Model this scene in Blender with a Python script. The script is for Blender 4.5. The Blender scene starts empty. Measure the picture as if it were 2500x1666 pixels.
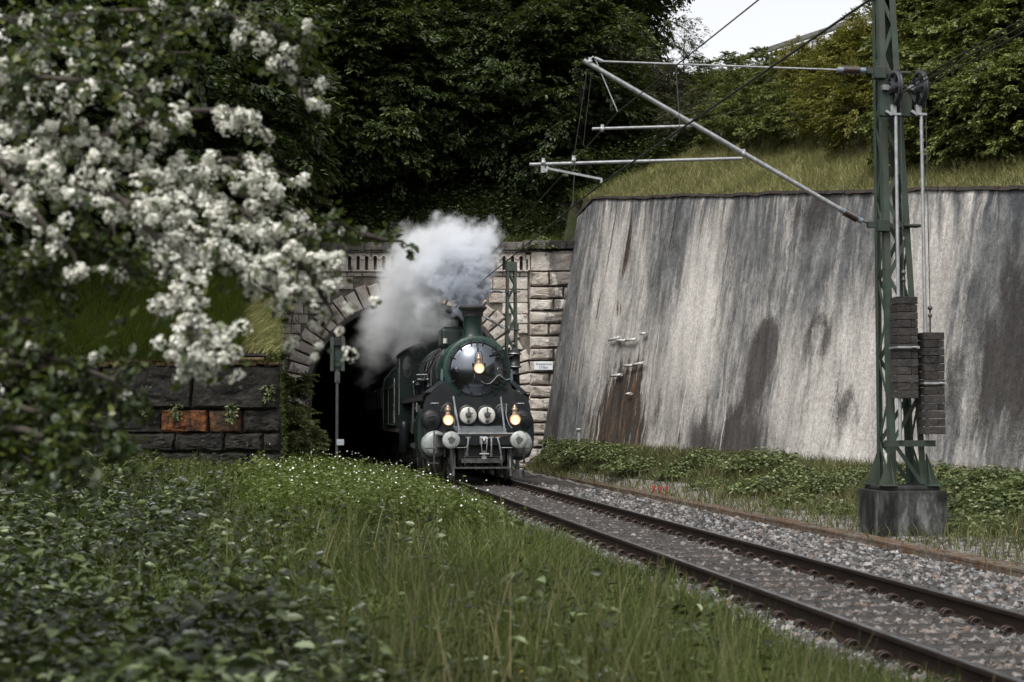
import bpy, bmesh, math, random
import numpy as np
from mathutils import Vector, Matrix
R = math.radians
random.seed(7)
rng = np.random.default_rng(11)
sc = bpy.context.scene

# ------------------------------------------------------------------ camera
FPX, HC, PHI = 4000.0, 1.53, math.atan(197 / 4000)
cd = bpy.data.cameras.new('camera')
cam = bpy.data.objects.new('camera', cd)
sc.collection.objects.link(cam)
sc.camera = cam
cam.location = (0, 0, HC)
cam.rotation_euler = (R(90) + PHI, 0, 0)
cd.sensor_width = 36
cd.lens = FPX / 2500 * 36
cd.clip_start = 0.1
cd.clip_end = 900
cd.dof.use_dof = True
cd.dof.focus_distance = 42
cd.dof.aperture_fstop = 3.9

# ------------------------------------------------------------------ sky, sun, exposure
SUN_EL, SUN_AZ = R(58), R(205)          # sun azimuth: measured from +Y (into the picture) towards +X
w = bpy.data.worlds.new('World')
sc.world = w
w.use_nodes = True
wn, wl = w.node_tree.nodes, w.node_tree.links
wn.clear()
sky = wn.new('ShaderNodeTexSky')
sky.sky_type = 'NISHITA'
sky.sun_disc = False
sky.sun_elevation = SUN_EL
sky.sun_rotation = SUN_AZ
sky.air_density = 1.0
sky.dust_density = 4.0
sky.ozone_density = 1.0
hsv = wn.new('ShaderNodeHueSaturation')
hsv.inputs['Saturation'].default_value = 0.10     # cloud cover: almost no blue left
bg = wn.new('ShaderNodeBackground')
bg.inputs['Strength'].default_value = 0.15
wo = wn.new('ShaderNodeOutputWorld')
wl.new(sky.outputs[0], hsv.inputs['Color'])
wl.new(hsv.outputs[0], bg.inputs['Color'])
wl.new(bg.outputs[0], wo.inputs['Surface'])
sl = bpy.data.lights.new('sun', 'SUN')
sl.energy = 1.0
sl.angle = R(14)
sl.color = (1.0, 0.96, 0.9)
so = bpy.data.objects.new('sun', sl)
sc.collection.objects.link(so)
sdir = Vector((math.sin(SUN_AZ) * math.cos(SUN_EL), math.cos(SUN_AZ) * math.cos(SUN_EL), math.sin(SUN_EL)))
so.rotation_euler = sdir.to_track_quat('Z', 'Y').to_euler()
sc.view_settings.view_transform = 'Standard'
sc.view_settings.look = 'None'
sc.view_settings.exposure = 0.80
sc.view_settings.gamma = 1
cy = sc.cycles
cy.max_bounces = 8
cy.diffuse_bounces = 3
cy.glossy_bounces = 3
cy.transmission_bounces = 4
cy.transparent_max_bounces = 8
cy.volume_bounces = 6
cy.caustics_reflective = False
cy.caustics_refractive = False

# ------------------------------------------------------------------ frames of reference
def ray(px, py):
    dx = (px - 1250) / FPX; dy = (833 - py) / FPX
    return Vector((dx, math.cos(PHI) - dy * math.sin(PHI), math.sin(PHI) + dy * math.cos(PHI)))
def P(px, py, Y):                       # the point at distance Y seen at pixel (px, py)
    d = ray(px, py); return Vector((0, 0, HC)) + d * (Y / d.y)
def G(px, py, z=0.0):                   # the point at height z seen at that pixel
    d = ray(px, py); return Vector((0, 0, HC)) + d * ((z - HC) / d.z)
TH = math.atan(0.1345)
OX = 5.080
CT, ST = math.cos(TH), math.sin(TH)
def T(s, t, z=0.0):                     # track frame: s to the right of the centre line, t along it away from us
    return Vector((OX + s * CT - t * ST, s * ST + t * CT, z))
def inv(x, y):
    x = x - OX
    return x * CT + y * ST, -x * ST + y * CT
def PT(px, py, t):                      # pixel on the vertical plane t = const, in the track frame
    d = ray(px, py)
    a = -(0 - OX) * ST + 0 * CT         # t of the camera
    dt = -d.x * ST + d.y * CT
    k = (t - (-(0 - OX) * ST)) / dt
    p = Vector((0, 0, HC)) + d * k
    s_, t_ = inv(p.x, p.y)
    return Vector((s_, t_, p.z))

# ------------------------------------------------------------------ materials
class Mt:
    def __init__(s, name):
        s.m = bpy.data.materials.new(name); s.m.use_nodes = True
        s.t = s.m.node_tree; s.t.nodes.clear()
        s.out = s.t.nodes.new('ShaderNodeOutputMaterial')
    def n(s, typ, _o=0, **k):
        nd = s.t.nodes.new('ShaderNode' + typ)
        ins = {}
        for a, v in k.items():
            if hasattr(nd, a) and a not in ('Scale',): 
                try:
                    setattr(nd, a, v); continue
                except Exception: pass
            ins[a] = v
        for a, v in ins.items():
            key = int(a[1:]) if a[0] == 'i' and a[1:].isdigit() else a.replace('_', ' ')
            if isinstance(v, bpy.types.NodeSocket): s.t.links.new(v, nd.inputs[key])
            else:
                sk = nd.inputs[key]
                if hasattr(sk.default_value, '__len__') and hasattr(v, '__len__') and len(v) == 3 and len(sk.default_value) == 4: v = (*v, 1)
                sk.default_value = v
        return nd
    def noise(s, vec, scale, detail=4, rough=0.55, dist=0.0):
        nd = s.n('TexNoise', Vector=vec, Scale=scale, Detail=detail, Roughness=rough, Distortion=dist)
        nd.inputs['Scale'].default_value = scale
        return nd.outputs['Fac']
    def ramp(s, fac, stops):
        nd = s.t.nodes.new('ShaderNodeValToRGB')
        s.t.links.new(fac, nd.inputs[0])
        e = nd.color_ramp.elements
        while len(e) > 1: e.remove(e[-1])
        e[0].position = stops[0][0]
        e[0].color = cl(stops[0][1])
        for p, c in stops[1:]:
            q = e.new(p); q.color = cl(c)
        return nd.outputs[0]
    def math(s, op, a, b=0.0, c=0.0, clamp=False):
        nd = s.t.nodes.new('ShaderNodeMath'); nd.operation = op; nd.use_clamp = clamp
        for i, v in enumerate((a, b, c)):
            if isinstance(v, bpy.types.NodeSocket): s.t.links.new(v, nd.inputs[i])
            else: nd.inputs[i].default_value = v
        return nd.outputs[0]
    def mix(s, fac, a, b, mode='MIX'):
        nd = s.t.nodes.new('ShaderNodeMix'); nd.data_type = 'RGBA'; nd.blend_type = mode
        for i, v in ((0, fac), (6, a), (7, b)):
            if isinstance(v, bpy.types.NodeSocket): s.t.links.new(v, nd.inputs[i])
            elif i == 0: nd.inputs[0].default_value = v
            else: nd.inputs[i].default_value = cl(v)
        return nd.outputs[2]
    def map(s, vec, scale=(1, 1, 1), rot=(0, 0, 0), loc=(0, 0, 0)):
        nd = s.t.nodes.new('ShaderNodeMapping')
        s.t.links.new(vec, nd.inputs[0])
        nd.inputs['Scale'].default_value = scale; nd.inputs['Rotation'].default_value = rot; nd.inputs['Location'].default_value = loc
        return nd.outputs[0]
    def bump(s, h, strength=0.5, dist=0.02):
        nd = s.t.nodes.new('ShaderNodeBump')
        nd.inputs['Strength'].default_value = strength; nd.inputs['Distance'].default_value = dist
        s.t.links.new(h, nd.inputs['Height'])
        return nd.outputs[0]
    def pr(s, col, rough=0.6, metal=0.0, normal=None, spec=0.5, emit=None, es=0.0, coat=0.0):
        nd = s.t.nodes.new('ShaderNodeBsdfPrincipled')
        def put(k, v):
            if isinstance(v, bpy.types.NodeSocket): s.t.links.new(v, nd.inputs[k])
            elif hasattr(v, '__len__'): nd.inputs[k].default_value = cl(v)
            else: nd.inputs[k].default_value = v
        put('Base Color', col); put('Roughness', rough); put('Metallic', metal); put('Specular IOR Level', spec)
        put('Coat Weight', coat)
        if normal is not None: s.t.links.new(normal, nd.inputs['Normal'])
        if emit is not None: put('Emission Color', emit); put('Emission Strength', es)
        return nd.outputs[0]
    def fin(s, sh, disp=None):
        s.t.links.new(sh, s.out.inputs['Surface']); return s.m
def cl(c):
    if isinstance(c, (int, float)): return (c, c, c, 1)
    return (*c, 1) if len(c) == 3 else tuple(c)
MATS = {}
def simple(name, col, rough=0.6, metal=0.0, nscale=6, var=0.35, dirt=None, dirt_amt=0.5, bump=0.0, spec=0.5, coat=0.0):
    if name in MATS: return MATS[name]
    m = Mt(name)
    co = m.n('TexCoord').outputs['Object']
    f = m.noise(co, nscale, 6, 0.6)
    lo = tuple(c * (1 - var) for c in col); hi = tuple(min(1, c * (1 + var)) for c in col)
    c = m.ramp(f, [(0.3, lo), (0.7, hi)])
    if dirt:
        g = m.noise(m.map(co, (1, 1, 0.35), loc=(3, 1, 7)), nscale * 0.7, 7, 0.65)
        c = m.mix(m.ramp(g, [(0.45, (0, 0, 0)), (0.72, (dirt_amt,) * 3)]), c, dirt)
    rr = m.math('MULTIPLY_ADD', f, 0.3, rough - 0.15)
    nm = m.bump(m.noise(co, nscale * 6, 4, 0.6), bump, 0.01) if bump else None
    MATS[name] = m.fin(m.pr(c, rr, metal, nm, spec, coat=coat))
    return MATS[name]
def leafmat(name, stops, rough=0.5, trans=0.3, spec=0.35, big=0.35):
    m = Mt(name)
    rnd = m.n('NewGeometry').outputs['Random Per Island']
    co = m.n('TexCoord').outputs['Object']
    c = m.ramp(rnd, stops)
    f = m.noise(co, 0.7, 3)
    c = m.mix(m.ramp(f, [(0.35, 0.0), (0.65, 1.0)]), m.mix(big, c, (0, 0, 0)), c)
    a = m.pr(c, rough, 0, None, spec)
    tr = m.n('BsdfTranslucent', Color=m.mix(0.5, c, (0.10, 0.13, 0.01)))
    x = m.n('MixShader', Fac=trans, i1=a, i2=tr.outputs[0])
    MATS[name] = m.fin(x.outputs[0]); return MATS[name]

# ------------------------------------------------------------------ mesh helpers
class MB:
    def __init__(s): s.v = []; s.f = []; s.sm = []
    def add(s, vs, fs, smooth=False):
        o = len(s.v); s.v += [tuple(v) for v in vs]
        for f in fs: s.f.append([i + o for i in f]); s.sm.append(smooth)
    def box(s, c, size, rz=0.0, rx=0.0, ry=0.0, ch=0.0):
        hx, hy, hz = size[0] / 2, size[1] / 2, size[2] / 2
        M_ = Matrix.Translation(c) @ Matrix.Rotation(rz, 4, 'Z') @ Matrix.Rotation(ry, 4, 'Y') @ Matrix.Rotation(rx, 4, 'X')
        if ch <= 0:
            vs = [M_ @ Vector((x, y, z)) for x in (-hx, hx) for y in (-hy, hy) for z in (-hz, hz)]
            s.add(vs, [(0, 1, 3, 2), (4, 6, 7, 5), (0, 4, 5, 1), (2, 3, 7, 6), (0, 2, 6, 4), (1, 5, 7, 3)])
        else:
            bm = bmesh.new(); bmesh.ops.create_cube(bm, size=1)
            for v in bm.verts: v.co = Vector((v.co.x * size[0], v.co.y * size[1], v.co.z * size[2]))
            bmesh.ops.bevel(bm, geom=bm.edges[:], offset=min(ch, min(size) * 0.45), segments=2, affect='EDGES', profile=0.6)
            bm.verts.ensure_lookup_table()
            s.add([M_ @ v.co for v in bm.verts], [[v.index for v in f.verts] for f in bm.faces])
            bm.free()
    def lathe(s, prof, origin, axis, n=32, smooth=True, up=None, a0=0.0, a1=2 * math.pi):
        ax = Vector(axis).normalized()
        u = (Vector(up) if up else (Vector((0, 0, 1)) if abs(ax.z) < 0.9 else Vector((1, 0, 0))))
        u = (u - ax * u.dot(ax)).normalized(); w_ = ax.cross(u)
        full = abs(a1 - a0 - 2 * math.pi) < 1e-6
        k = n if full else n + 1
        vs = []
        for r, h in prof:
            for i in range(k):
                a = a0 + (a1 - a0) * i / n
                vs.append(Vector(origin) + ax * h + (u * math.cos(a) + w_ * math.sin(a)) * max(r, 1e-4))
        fs = []
        for j in range(len(prof) - 1):
            for i in range(n):
                i2 = (i + 1) % k
                fs.append((j * k + i, j * k + i2, (j + 1) * k + i2, (j + 1) * k + i))
        s.add(vs, fs, smooth)
    def cyl(s, p0, p1, r0, r1=None, n=14, cap=True, smooth=True):
        p0 = Vector(p0); p1 = Vector(p1); d = p1 - p0; L = d.length
        r1 = r0 if r1 is None else r1
        s.lathe([(r0, 0), (r1, L)], p0, d, n, smooth)
        if cap:
            s.lathe([(0, 0), (r0, 0)], p0, d, n, False); s.lathe([(r1, L), (0, L)], p0, d, n, False)
    def tube(s, pts, r, n=8, cap=True):
        pts = [Vector(p) for p in pts]; rs = r if hasattr(r, '__len__') else [r] * len(pts)
        vs = []; pu = None
        for i, p in enumerate(pts):
            d = (pts[min(i + 1, len(pts) - 1)] - pts[max(i - 1, 0)]).normalized()
            u = pu if pu is not None else (Vector((0, 0, 1)) if abs(d.z) < 0.9 else Vector((1, 0, 0)))
            u = (u - d * u.dot(d)).normalized(); pu = u; w_ = d.cross(u)
            vs += [p + (u * math.cos(2 * math.pi * k / n) + w_ * math.sin(2 * math.pi * k / n)) * rs[i] for k in range(n)]
        fs = [(i * n + k, i * n + (k + 1) % n, (i + 1) * n + (k + 1) % n, (i + 1) * n + k) for i in range(len(pts) - 1) for k in range(n)]
        s.add(vs, fs, True)
        if cap: s.add(vs[:n], [list(range(n))[::-1]]); s.add(vs[-n:], [list(range(n))])
    def sphere(s, c, r, n=12, sq=(1, 1, 1)):
        k = n // 2
        vs = []; fs = []
        for j in range(k + 1):
            ph = math.pi * j / k
            for i in range(n):
                a = 2 * math.pi * i / n
                vs.append(Vector(c) + Vector((r * sq[0] * math.sin(ph) * math.cos(a), r * sq[1] * math.sin(ph) * math.sin(a), r * sq[2] * math.cos(ph))))
        for j in range(k):
            for i in range(n): fs.append((j * n + i, (j + 1) * n + i, (j + 1) * n + (i + 1) % n, j * n + (i + 1) % n))
        s.add(vs, fs, True)
    def prism(s, poly, origin, ux, uy, depth):      # polygon (a,b) in plane (ux,uy), extruded by vector depth
        ux = Vector(ux); uy = Vector(uy); o = Vector(origin); dp = Vector(depth); n = len(poly)
        vs = [o + ux * a + uy * b for a, b in poly]; vs += [v + dp for v in vs]
        fs = [list(range(n))[::-1], list(range(n, 2 * n))] + [(i, (i + 1) % n, n + (i + 1) % n, n + i) for i in range(n)]
        s.add(vs, fs)
    def beam(s, p0, p1, w_, h, up=(0, 0, 1)):
        p0 = Vector(p0); p1 = Vector(p1); d = (p1 - p0).normalized(); u = Vector(up)
        if abs(u.dot(d)) > 0.95: u = Vector((1, 0, 0))
        sx = d.cross(u).normalized(); u = sx.cross(d)
        vs = [p + sx * a * w_ / 2 + u * b * h / 2 for p in (p0, p1) for a, b in ((-1, -1), (1, -1), (1, 1), (-1, 1))]
        s.add(vs, [(3, 2, 1, 0), (4, 5, 6, 7), (0, 1, 5, 4), (1, 2, 6, 5), (2, 3, 7, 6), (3, 0, 4, 7)])
    def build(s, name, mat, parent=None, tagd=None, fixn=True):
        me = bpy.data.meshes.new(name)
        me.from_pydata(s.v, [], s.f)
        me.polygons.foreach_set('use_smooth', s.sm)
        if fixn:
            bm = bmesh.new(); bm.from_mesh(me); bmesh.ops.recalc_face_normals(bm, faces=bm.faces[:]); bm.to_mesh(me); bm.free()
        me.materials.append(mat)
        me.update()
        return link(name, me, parent, tagd)
def link(name, me, parent=None, tagd=None):
    o = bpy.data.objects.new(name, me)
    sc.collection.objects.link(o)
    if parent is not None: o.parent = parent
    if tagd: tag(o, **tagd)
    return o
def tag(o, label=None, category=None, group=None, kind=None):
    for k, v in (('label', label), ('category', category), ('group', group), ('kind', kind)):
        if v: o[k] = v
    return o
def thing(name, label, cat, loc=(0, 0, 0), rz=0.0, group=None):
    o = bpy.data.objects.new(name, None); sc.collection.objects.link(o)
    o.location = loc; o.rotation_euler = (0, 0, rz); o.empty_display_size = 0.2
    return tag(o, label, cat, group)
def rawmesh(name, V, F, mat, smooth=False, uv=None):   # V (N,3), F (M,k)
    V = np.asarray(V, dtype=np.float32); F = np.asarray(F, dtype=np.int32)
    me = bpy.data.meshes.new(name)
    me.vertices.add(len(V)); me.vertices.foreach_set('co', V.ravel())
    k = F.shape[1]
    me.loops.add(F.size); me.loops.foreach_set('vertex_index', F.ravel())
    me.polygons.add(len(F)); me.polygons.foreach_set('loop_start', np.arange(0, F.size, k, dtype=np.int32))
    if smooth: me.polygons.foreach_set('use_smooth', np.ones(len(F), dtype=bool))
    if uv is not None:
        l = me.uv_layers.new(name='uv'); l.data.foreach_set('uv', np.asarray(uv, dtype=np.float32)[F.ravel()].ravel())
    me.materials.append(mat); me.update(calc_edges=True)
    return me
def unit(a): return a / (np.linalg.norm(a, axis=1, keepdims=True) + 1e-9)
def leafgeo(C, D, N, L, W, fold=0.25, droop=0.15):
    """leaves: base C, direction D, upward N, length L, width W -> 6 verts, 2 quads each"""
    D = unit(D); S = unit(np.cross(D, N)); N = np.cross(S, D)
    L = np.asarray(L)[:, None]; W = np.asarray(W)[:, None]
    b = C; tip = C + D * L - N * L * droop
    def sd(sg, a, wf): return C + D * L * a + S * (sg * W * wf) + N * (W * fold * wf) - N * L * droop * a * a
    V = np.stack([b, sd(-1, .3, .5), sd(-1, .65, .42), tip, sd(1, .65, .42), sd(1, .3, .5)], 1)
    n = len(C); base = (np.arange(n) * 6)[:, None]
    F = np.concatenate([base + np.array([[0, 1, 2, 3]]), base + np.array([[0, 3, 4, 5]])], 1).reshape(-1, 4)
    return V.reshape(-1, 3), F
def blades(C, H, W, lean_dir, lean, seg=3):
    """grass blades: 2 verts per level"""
    n = len(C); az = rng.uniform(0, 2 * np.pi, n); S = np.stack([np.cos(az), np.sin(az), 0 * az], 1)
    Ld = np.stack([np.cos(lean_dir), np.sin(lean_dir), 0 * lean_dir], 1)
    lv = []
    for k in range(seg + 1):
        a = k / seg
        c = C + Ld * (lean * H * a * a)[:, None] + np.array([[0, 0, 1.0]]) * (H * (a - 0.35 * lean * a * a))[:, None]
        wd = (W * (1 - a) ** 0.7 * 0.5 + 0.0006)[:, None]
        lv += [c - S * wd, c + S * wd]
    V = np.stack(lv, 1).reshape(-1, 3); m = 2 * (seg + 1)
    base = (np.arange(n) * m)[:, None]
    F = np.concatenate([base + np.array([[2 * k, 2 * k + 1, 2 * k + 3, 2 * k + 2]]) for k in range(seg)], 1).reshape(-1, 4)
    return V, F
def joinvf(parts):
    Vs = []; Fs = []; o = 0
    for V, F in parts:
        Vs.append(V); Fs.append(F + o); o += len(V)
    return np.concatenate(Vs), np.concatenate(Fs)

from mathutils import noise as mnoise
def roughen(o, cuts=2, amp=.02, freq=3.0):
    """chip and dent real stone: split the faces and push the points about"""
    bm = bmesh.new(); bm.from_mesh(o.data)
    bmesh.ops.remove_doubles(bm, verts=bm.verts[:], dist=1e-5)
    bmesh.ops.subdivide_edges(bm, edges=bm.edges[:], cuts=cuts, use_grid_fill=True)
    for v in bm.verts:
        d = mnoise.noise_vector(v.co * freq) * amp + mnoise.noise_vector(v.co * freq * 3.7 + Vector((5, 3, 1))) * amp * .5
        v.co += Vector((d.x * .6, d.y, d.z * .6))
    bm.to_mesh(o.data); bm.free(); o.data.update()
    return o

# ------------------------------------------------------------------ the lie of the land
PORT = 63.0
WF0 = Vector((1.32, 62.0)); WD = Vector((0.357, -0.934)); WN = Vector((0.934, 0.357))
BAT = 0.17
def wq(x, y):
    a = x - WF0.x; b = y - WF0.y
    return a * WD.x + b * WD.y, a * WN.x + b * WN.y
def wtop(q): return 10.06 - 0.1183 * np.clip(q, -3, 45)
def wfoot(q): return np.interp(q, [0, 28, 45], [0.75, 0.25, 0.1])
def sstep(a, b, x):
    u = np.clip((x - a) / (b - a), 0, 1); return u * u * (3 - 2 * u)
def hill(x, y):
    return 8.1 + 0.66 * (y - PORT - 0.6) + 0.06 * np.maximum(-x - 4, 0)
def ground(x, y):
    x = np.asarray(x, float); y = np.asarray(y, float)
    s = (x - OX) * CT + y * ST; t = -(x - OX) * ST + y * CT
    z = np.where(s > 0, np.interp(s, [0, 1.3, 1.75, 2.7, 4.3, 6.0], [-.205, -.20, -.20, -.36, -.37, -.33]),
                 np.interp(-s, [0, 1.3, 1.75, 2.2, 4, 6, 12, 30], [-.205, -.20, -.20, -.34, -.12, 0.0, .45, 1.2]))
    q, d = wq(x, y)
    rise = (wfoot(q) + .33) * (1 - sstep(0, 5.0, -d))
    z = z + np.where((s > 3.6) & (y < PORT), rise * sstep(3.6, 5.0, s), 0)
    zr = wtop(q) - 0.06 + 0.42 * np.clip(d - 1.7, 0, 4) + 0.72 * np.clip(d - 5.7, 0, 60)
    zr = np.minimum(zr, 16.8 + 0.05 * np.clip(d, 0, 50))
    zh = np.minimum(hill(x, y), 18.5)
    front = y < PORT + 0.55
    right = d > 1.75
    z = np.where(~front, np.where(right, np.maximum(zh, zr), zh), np.where(right & (q > -3), zr, z))
    # left bank behind the old abutment
    lw = -5.75 - (y - 40.0) * 0.168 - 0.45
    bank = 2.9 + 0.23 * (y - 40.6) + 0.25 * np.clip(lw - x, 0, 20) * np.clip((y - 40.9) / 9, 0, 1)
    isb = (y > 40.7) & front & (x < lw)
    z = np.where(isb, bank, z)
    z = np.where(~front & (x < -9.5), np.maximum(np.minimum(z, 19), np.minimum(2.9 + 0.23 * (y - 40.6) + 0.25 * np.clip(lw - x, 0, 20), 19)), z)
    return z
def gz(x, y): return float(ground(x, y))

# ------------------------------------------------------------------ ground
def axis_pts(lo, hi, step, far, grow=1.25):
    a = list(np.arange(lo, hi + 1e-6, step)); st = step
    while a[-1] < far: st *= grow; a.append(a[-1] + st)
    st = step; b = []
    v = lo
    while v > -far: st *= grow; v -= st; b.append(v)
    return np.array(b[::-1] + a)
gx = axis_pts(-30, 32, 0.4, 420); gy = axis_pts(0, 92, 0.4, 420)
XX, YY = np.meshgrid(gx, gy, indexing='ij')
ZZ = ground(XX, YY)
ZZ += 0.03 * np.sin(XX * 2.1 + 1.3 * np.sin(YY * 1.7)) * np.sin(YY * 1.9) * (np.abs(inv(XX, YY)[0]) > 2.6)
nx, ny = XX.shape
V = np.stack([XX, YY, ZZ], -1).reshape(-1, 3)
ii, jj = np.meshgrid(np.arange(nx - 1), np.arange(ny - 1), indexing='ij')
a_ = (ii * ny + jj).ravel()
F = np.stack([a_, a_ + ny, a_ + ny + 1, a_ + 1], 1)
fz = V[F][:, :, 2].min(1); fc = V[F].mean(1)
cut = (fc[:, 1] > PORT - .1) & (fc[:, 1] < PORT + 1.3) & (np.abs(fc[:, 0] + 3.95) < 4.1) & (fz < 5)
F = F[~cut]
m = Mt('earth')
co = m.n('TexCoord').outputs['Object']
soil = m.ramp(m.noise(co, 9, 8, .7), [(.3, (.012, .010, .007)), (.55, (.05, .042, .03)), (.75, (.11, .095, .07))])
grav = m.ramp(m.n('TexVoronoi', Vector=co, Scale=22.0).outputs['Color'], [(.2, (.06, .055, .05)), (.8, (.26, .24, .22))])
green = m.ramp(m.noise(co, 25, 6, .7), [(.3, (.008, .014, .004)), (.7, (.035, .05, .012))])
c = m.mix(m.ramp(m.noise(co, 1.4, 5, .6), [(.38, 0.0), (.6, 1.0)]), soil, green)
xyz = m.n('SeparateXYZ', Vector=co)
sx = m.math('ADD', m.math('MULTIPLY', m.math('SUBTRACT', xyz.outputs[0], OX), CT), m.math('MULTIPLY', xyz.outputs[1], ST))
gm = m.math('MULTIPLY', m.math('GREATER_THAN', sx, -2.2), m.math('LESS_THAN', m.math('ADD', sx, m.math('MULTIPLY', m.noise(co, .8, 4), 3.0)), 7.6))
gm = m.math('MULTIPLY', gm, m.math('LESS_THAN', xyz.outputs[2], -.12))
c = m.mix(gm, c, grav)
c = m.mix(m.math('MULTIPLY', m.math('GREATER_THAN', sx, -2.4), m.math('LESS_THAN', sx, 3.6)), c, m.mix(.75, grav, (.015, .013, .012)))  # bed under the ballast darkened, painting shade into the gaps between stones
g_ = rawmesh('ground', V, F, m.fin(m.pr(c, .95, 0, m.bump(m.noise(co, 30, 5), .6, .05), .2)), True)
tag(link('ground', g_), kind='structure')

# ------------------------------------------------------------------ ballast stones (uncountable)
m = Mt('stone_ballast')
rnd = m.n('NewGeometry').outputs['Random Per Island']
co = m.n('TexCoord').outputs['Object']
c = m.ramp(rnd, [(0, (.018, .018, .019)), (.35, (.065, .063, .061)), (.65, (.14, .138, .138)), (.84, (.27, .27, .27)), (.92, (.16, .10, .07)), (1, (.38, .375, .37))])
c = m.mix(m.ramp(m.noise(co, 40, 4), [(.4, 0.0), (.7, .5)]), c, (.07, .06, .05))
xyz_ = m.n('SeparateXYZ', Vector=co)
ss_ = m.math('ADD', m.math('MULTIPLY', m.math('SUBTRACT', xyz_.outputs[0], OX), CT), m.math('MULTIPLY', xyz_.outputs[1], ST))
oil = m.math('SUBTRACT', 1.0, m.math('MULTIPLY', m.math('SUBTRACT', m.math('MULTIPLY_ADD', m.noise(co, 1.8, 5), .7, m.math('ABSOLUTE', ss_)), .75), 1.8), clamp=True)
c = m.mix(m.math('MULTIPLY', oil, .8), c, (.66, .60, .56), 'MULTIPLY')
ballast_mat = m.fin(m.pr(c, .85, 0, None, .3))
CUBE = np.array([[x, y, z] for x in (-1, 1) for y in (-1, 1) for z in (-1, 1)], float)
CF = np.array([(0, 1, 3, 2), (4, 6, 7, 5), (0, 4, 5, 1), (2, 3, 7, 6), (0, 2, 6, 4), (1, 5, 7, 3)])
def stones(C, size, mat, name):
    n = len(C)
    B = CUBE[None] * rng.uniform(.45, 1.1, (n, 8, 3)) * rng.uniform(.55, 1, (n, 1, 3)) * np.asarray(size)[:, None, None] * .5
    q = rng.normal(size=(n, 4)); q /= np.linalg.norm(q, axis=1, keepdims=True)
    a, b, c_, d = q.T
    Rm = np.stack([np.stack([1 - 2 * (c_**2 + d**2), 2 * (b * c_ - a * d), 2 * (b * d + a * c_)], -1),
                   np.stack([2 * (b * c_ + a * d), 1 - 2 * (b**2 + d**2), 2 * (c_ * d - a * b)], -1),
                   np.stack([2 * (b * d - a * c_), 2 * (c_ * d + a * b), 1 - 2 * (b**2 + c_**2)], -1)], 1)
    V = np.einsum('nij,nkj->nki', Rm, B) + C[:, None, :]
    F = (np.arange(n) * 8)[:, None, None] + CF[None]
    return rawmesh(name, V.reshape(-1, 3), F.reshape(-1, 4), mat)
def st_samples(n, s0, s1, t0, t1, p=1.0):
    u = rng.uniform(0, 1, n)
    t = 1 / (1 / t0 + u * (1 / t1 - 1 / t0)) if p > 0 else rng.uniform(t0, t1, n)
    s = rng.uniform(s0, s1, n)
    x = OX + s * CT - t * ST; y = s * ST + t * CT
    return x, y, s, t
C_ = []; S_ = []
for n, s0, s1, t0, t1 in ((50000, -2.7, 3.45, 7.5, 46), (30000, -1.8, .72, 7.5, 44), (9000, 3.4, 7.2, 14, 40)):
    x, y, s, t = st_samples(n, s0, s1, t0, t1)
    z = ground(x, y) + rng.uniform(-.02, .015, n) + np.where(np.abs(s) < 1.3, -.004, 0)
    sz = rng.uniform(.045, .092, n) * (1 + t / 70)
    if s0 > 3: sz *= .7; z -= .01
    C_.append(np.stack([x, y, z], 1)); S_.append(sz)
tag(link('ballast', stones(np.concatenate(C_), np.concatenate(S_), ballast_mat, 'ballast')),
    'loose grey crushed stones around and beside the rails', 'ballast', kind='stuff')

# ------------------------------------------------------------------ railway track
m = Mt('rail_steel')
co = m.n('TexCoord').outputs['Object']
nz = m.n('SeparateXYZ', Vector=m.n('NewGeometry').outputs['Normal']).outputs[2]
zz = m.n('SeparateXYZ', Vector=co).outputs[2]
top = m.math('MULTIPLY', m.math('GREATER_THAN', nz, .8), m.math('GREATER_THAN', zz, -.012))
rust = m.ramp(m.noise(m.map(co, (1, .2, 1)), 14, 6, .65), [(.3, (.007, .005, .004)), (.7, (.024, .013, .009))])
c = m.mix(top, rust, m.ramp(m.noise(m.map(co, (1, .05, 1)), 60, 3), [(.4, (.16, .14, .13)), (.6, (.42, .44, .48))]))
rail_mat = m.fin(m.pr(c, m.math('MULTIPLY_ADD', top, -.45, .8), top, None, .2))
track = thing('railway_track', 'single railway track with rusty rails running out of the tunnel towards the viewer', 'railway track', (OX, 0, 0), TH)
prof = [(-.075, -.172), (.075, -.172), (.075, -.162), (.012, -.145), (.009, -.045), (.034, -.034), (.036, -.008), (.028, 0), (-.028, 0), (-.036, -.008), (-.034, -.034), (-.009, -.045), (-.012, -.145), (-.075, -.162)]
for sx_ in (-1, 1):
    b = MB(); b.prism(prof, (sx_ * .7535, 3, 0), (1, 0, 0), (0, 0, 1), (0, 87, 0)); b.build('rail', rail_mat, track)
sleeper_mat = simple('sleeper_steel', (.022, .019, .017), .6, .1, 14, .5, (.05, .042, .038), .5, .5)
clip_mat = simple('clip_steel', (.035, .026, .022), .6, .5, 20, .4, (.11, .045, .02), .5)
b = MB()
st = [(-1.29, -.27, .6), (-1.24, -.21, .9), (-1.0, -.172, 1), (-.75, -.172, 1.1), (-.6, -.160, 1.15), (-.38, -.148, 1.1), (0, -.148, 1.0), (.38, -.148, 1.1), (.6, -.160, 1.15), (.75, -.172, 1.1), (1.0, -.172, 1), (1.24, -.21, .9), (1.29, -.27, .6)]
cs = [(-.085, -.12), (-.065, -.045), (-.032, -.004), (0, .006), (.032, -.004), (.065, -.045), (.085, -.12)]
vs = [(s_, a * wd_, z_ + bz) for s_, z_, wd_ in st for a, bz in cs]
b.add(vs, [(i * 7 + k, i * 7 + k + 1, (i + 1) * 7 + k + 1, (i + 1) * 7 + k) for i in range(len(st) - 1) for k in range(6)], False)
b.add(vs[:7], [range(7)]); b.add(vs[-7:], [range(7)])
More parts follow.
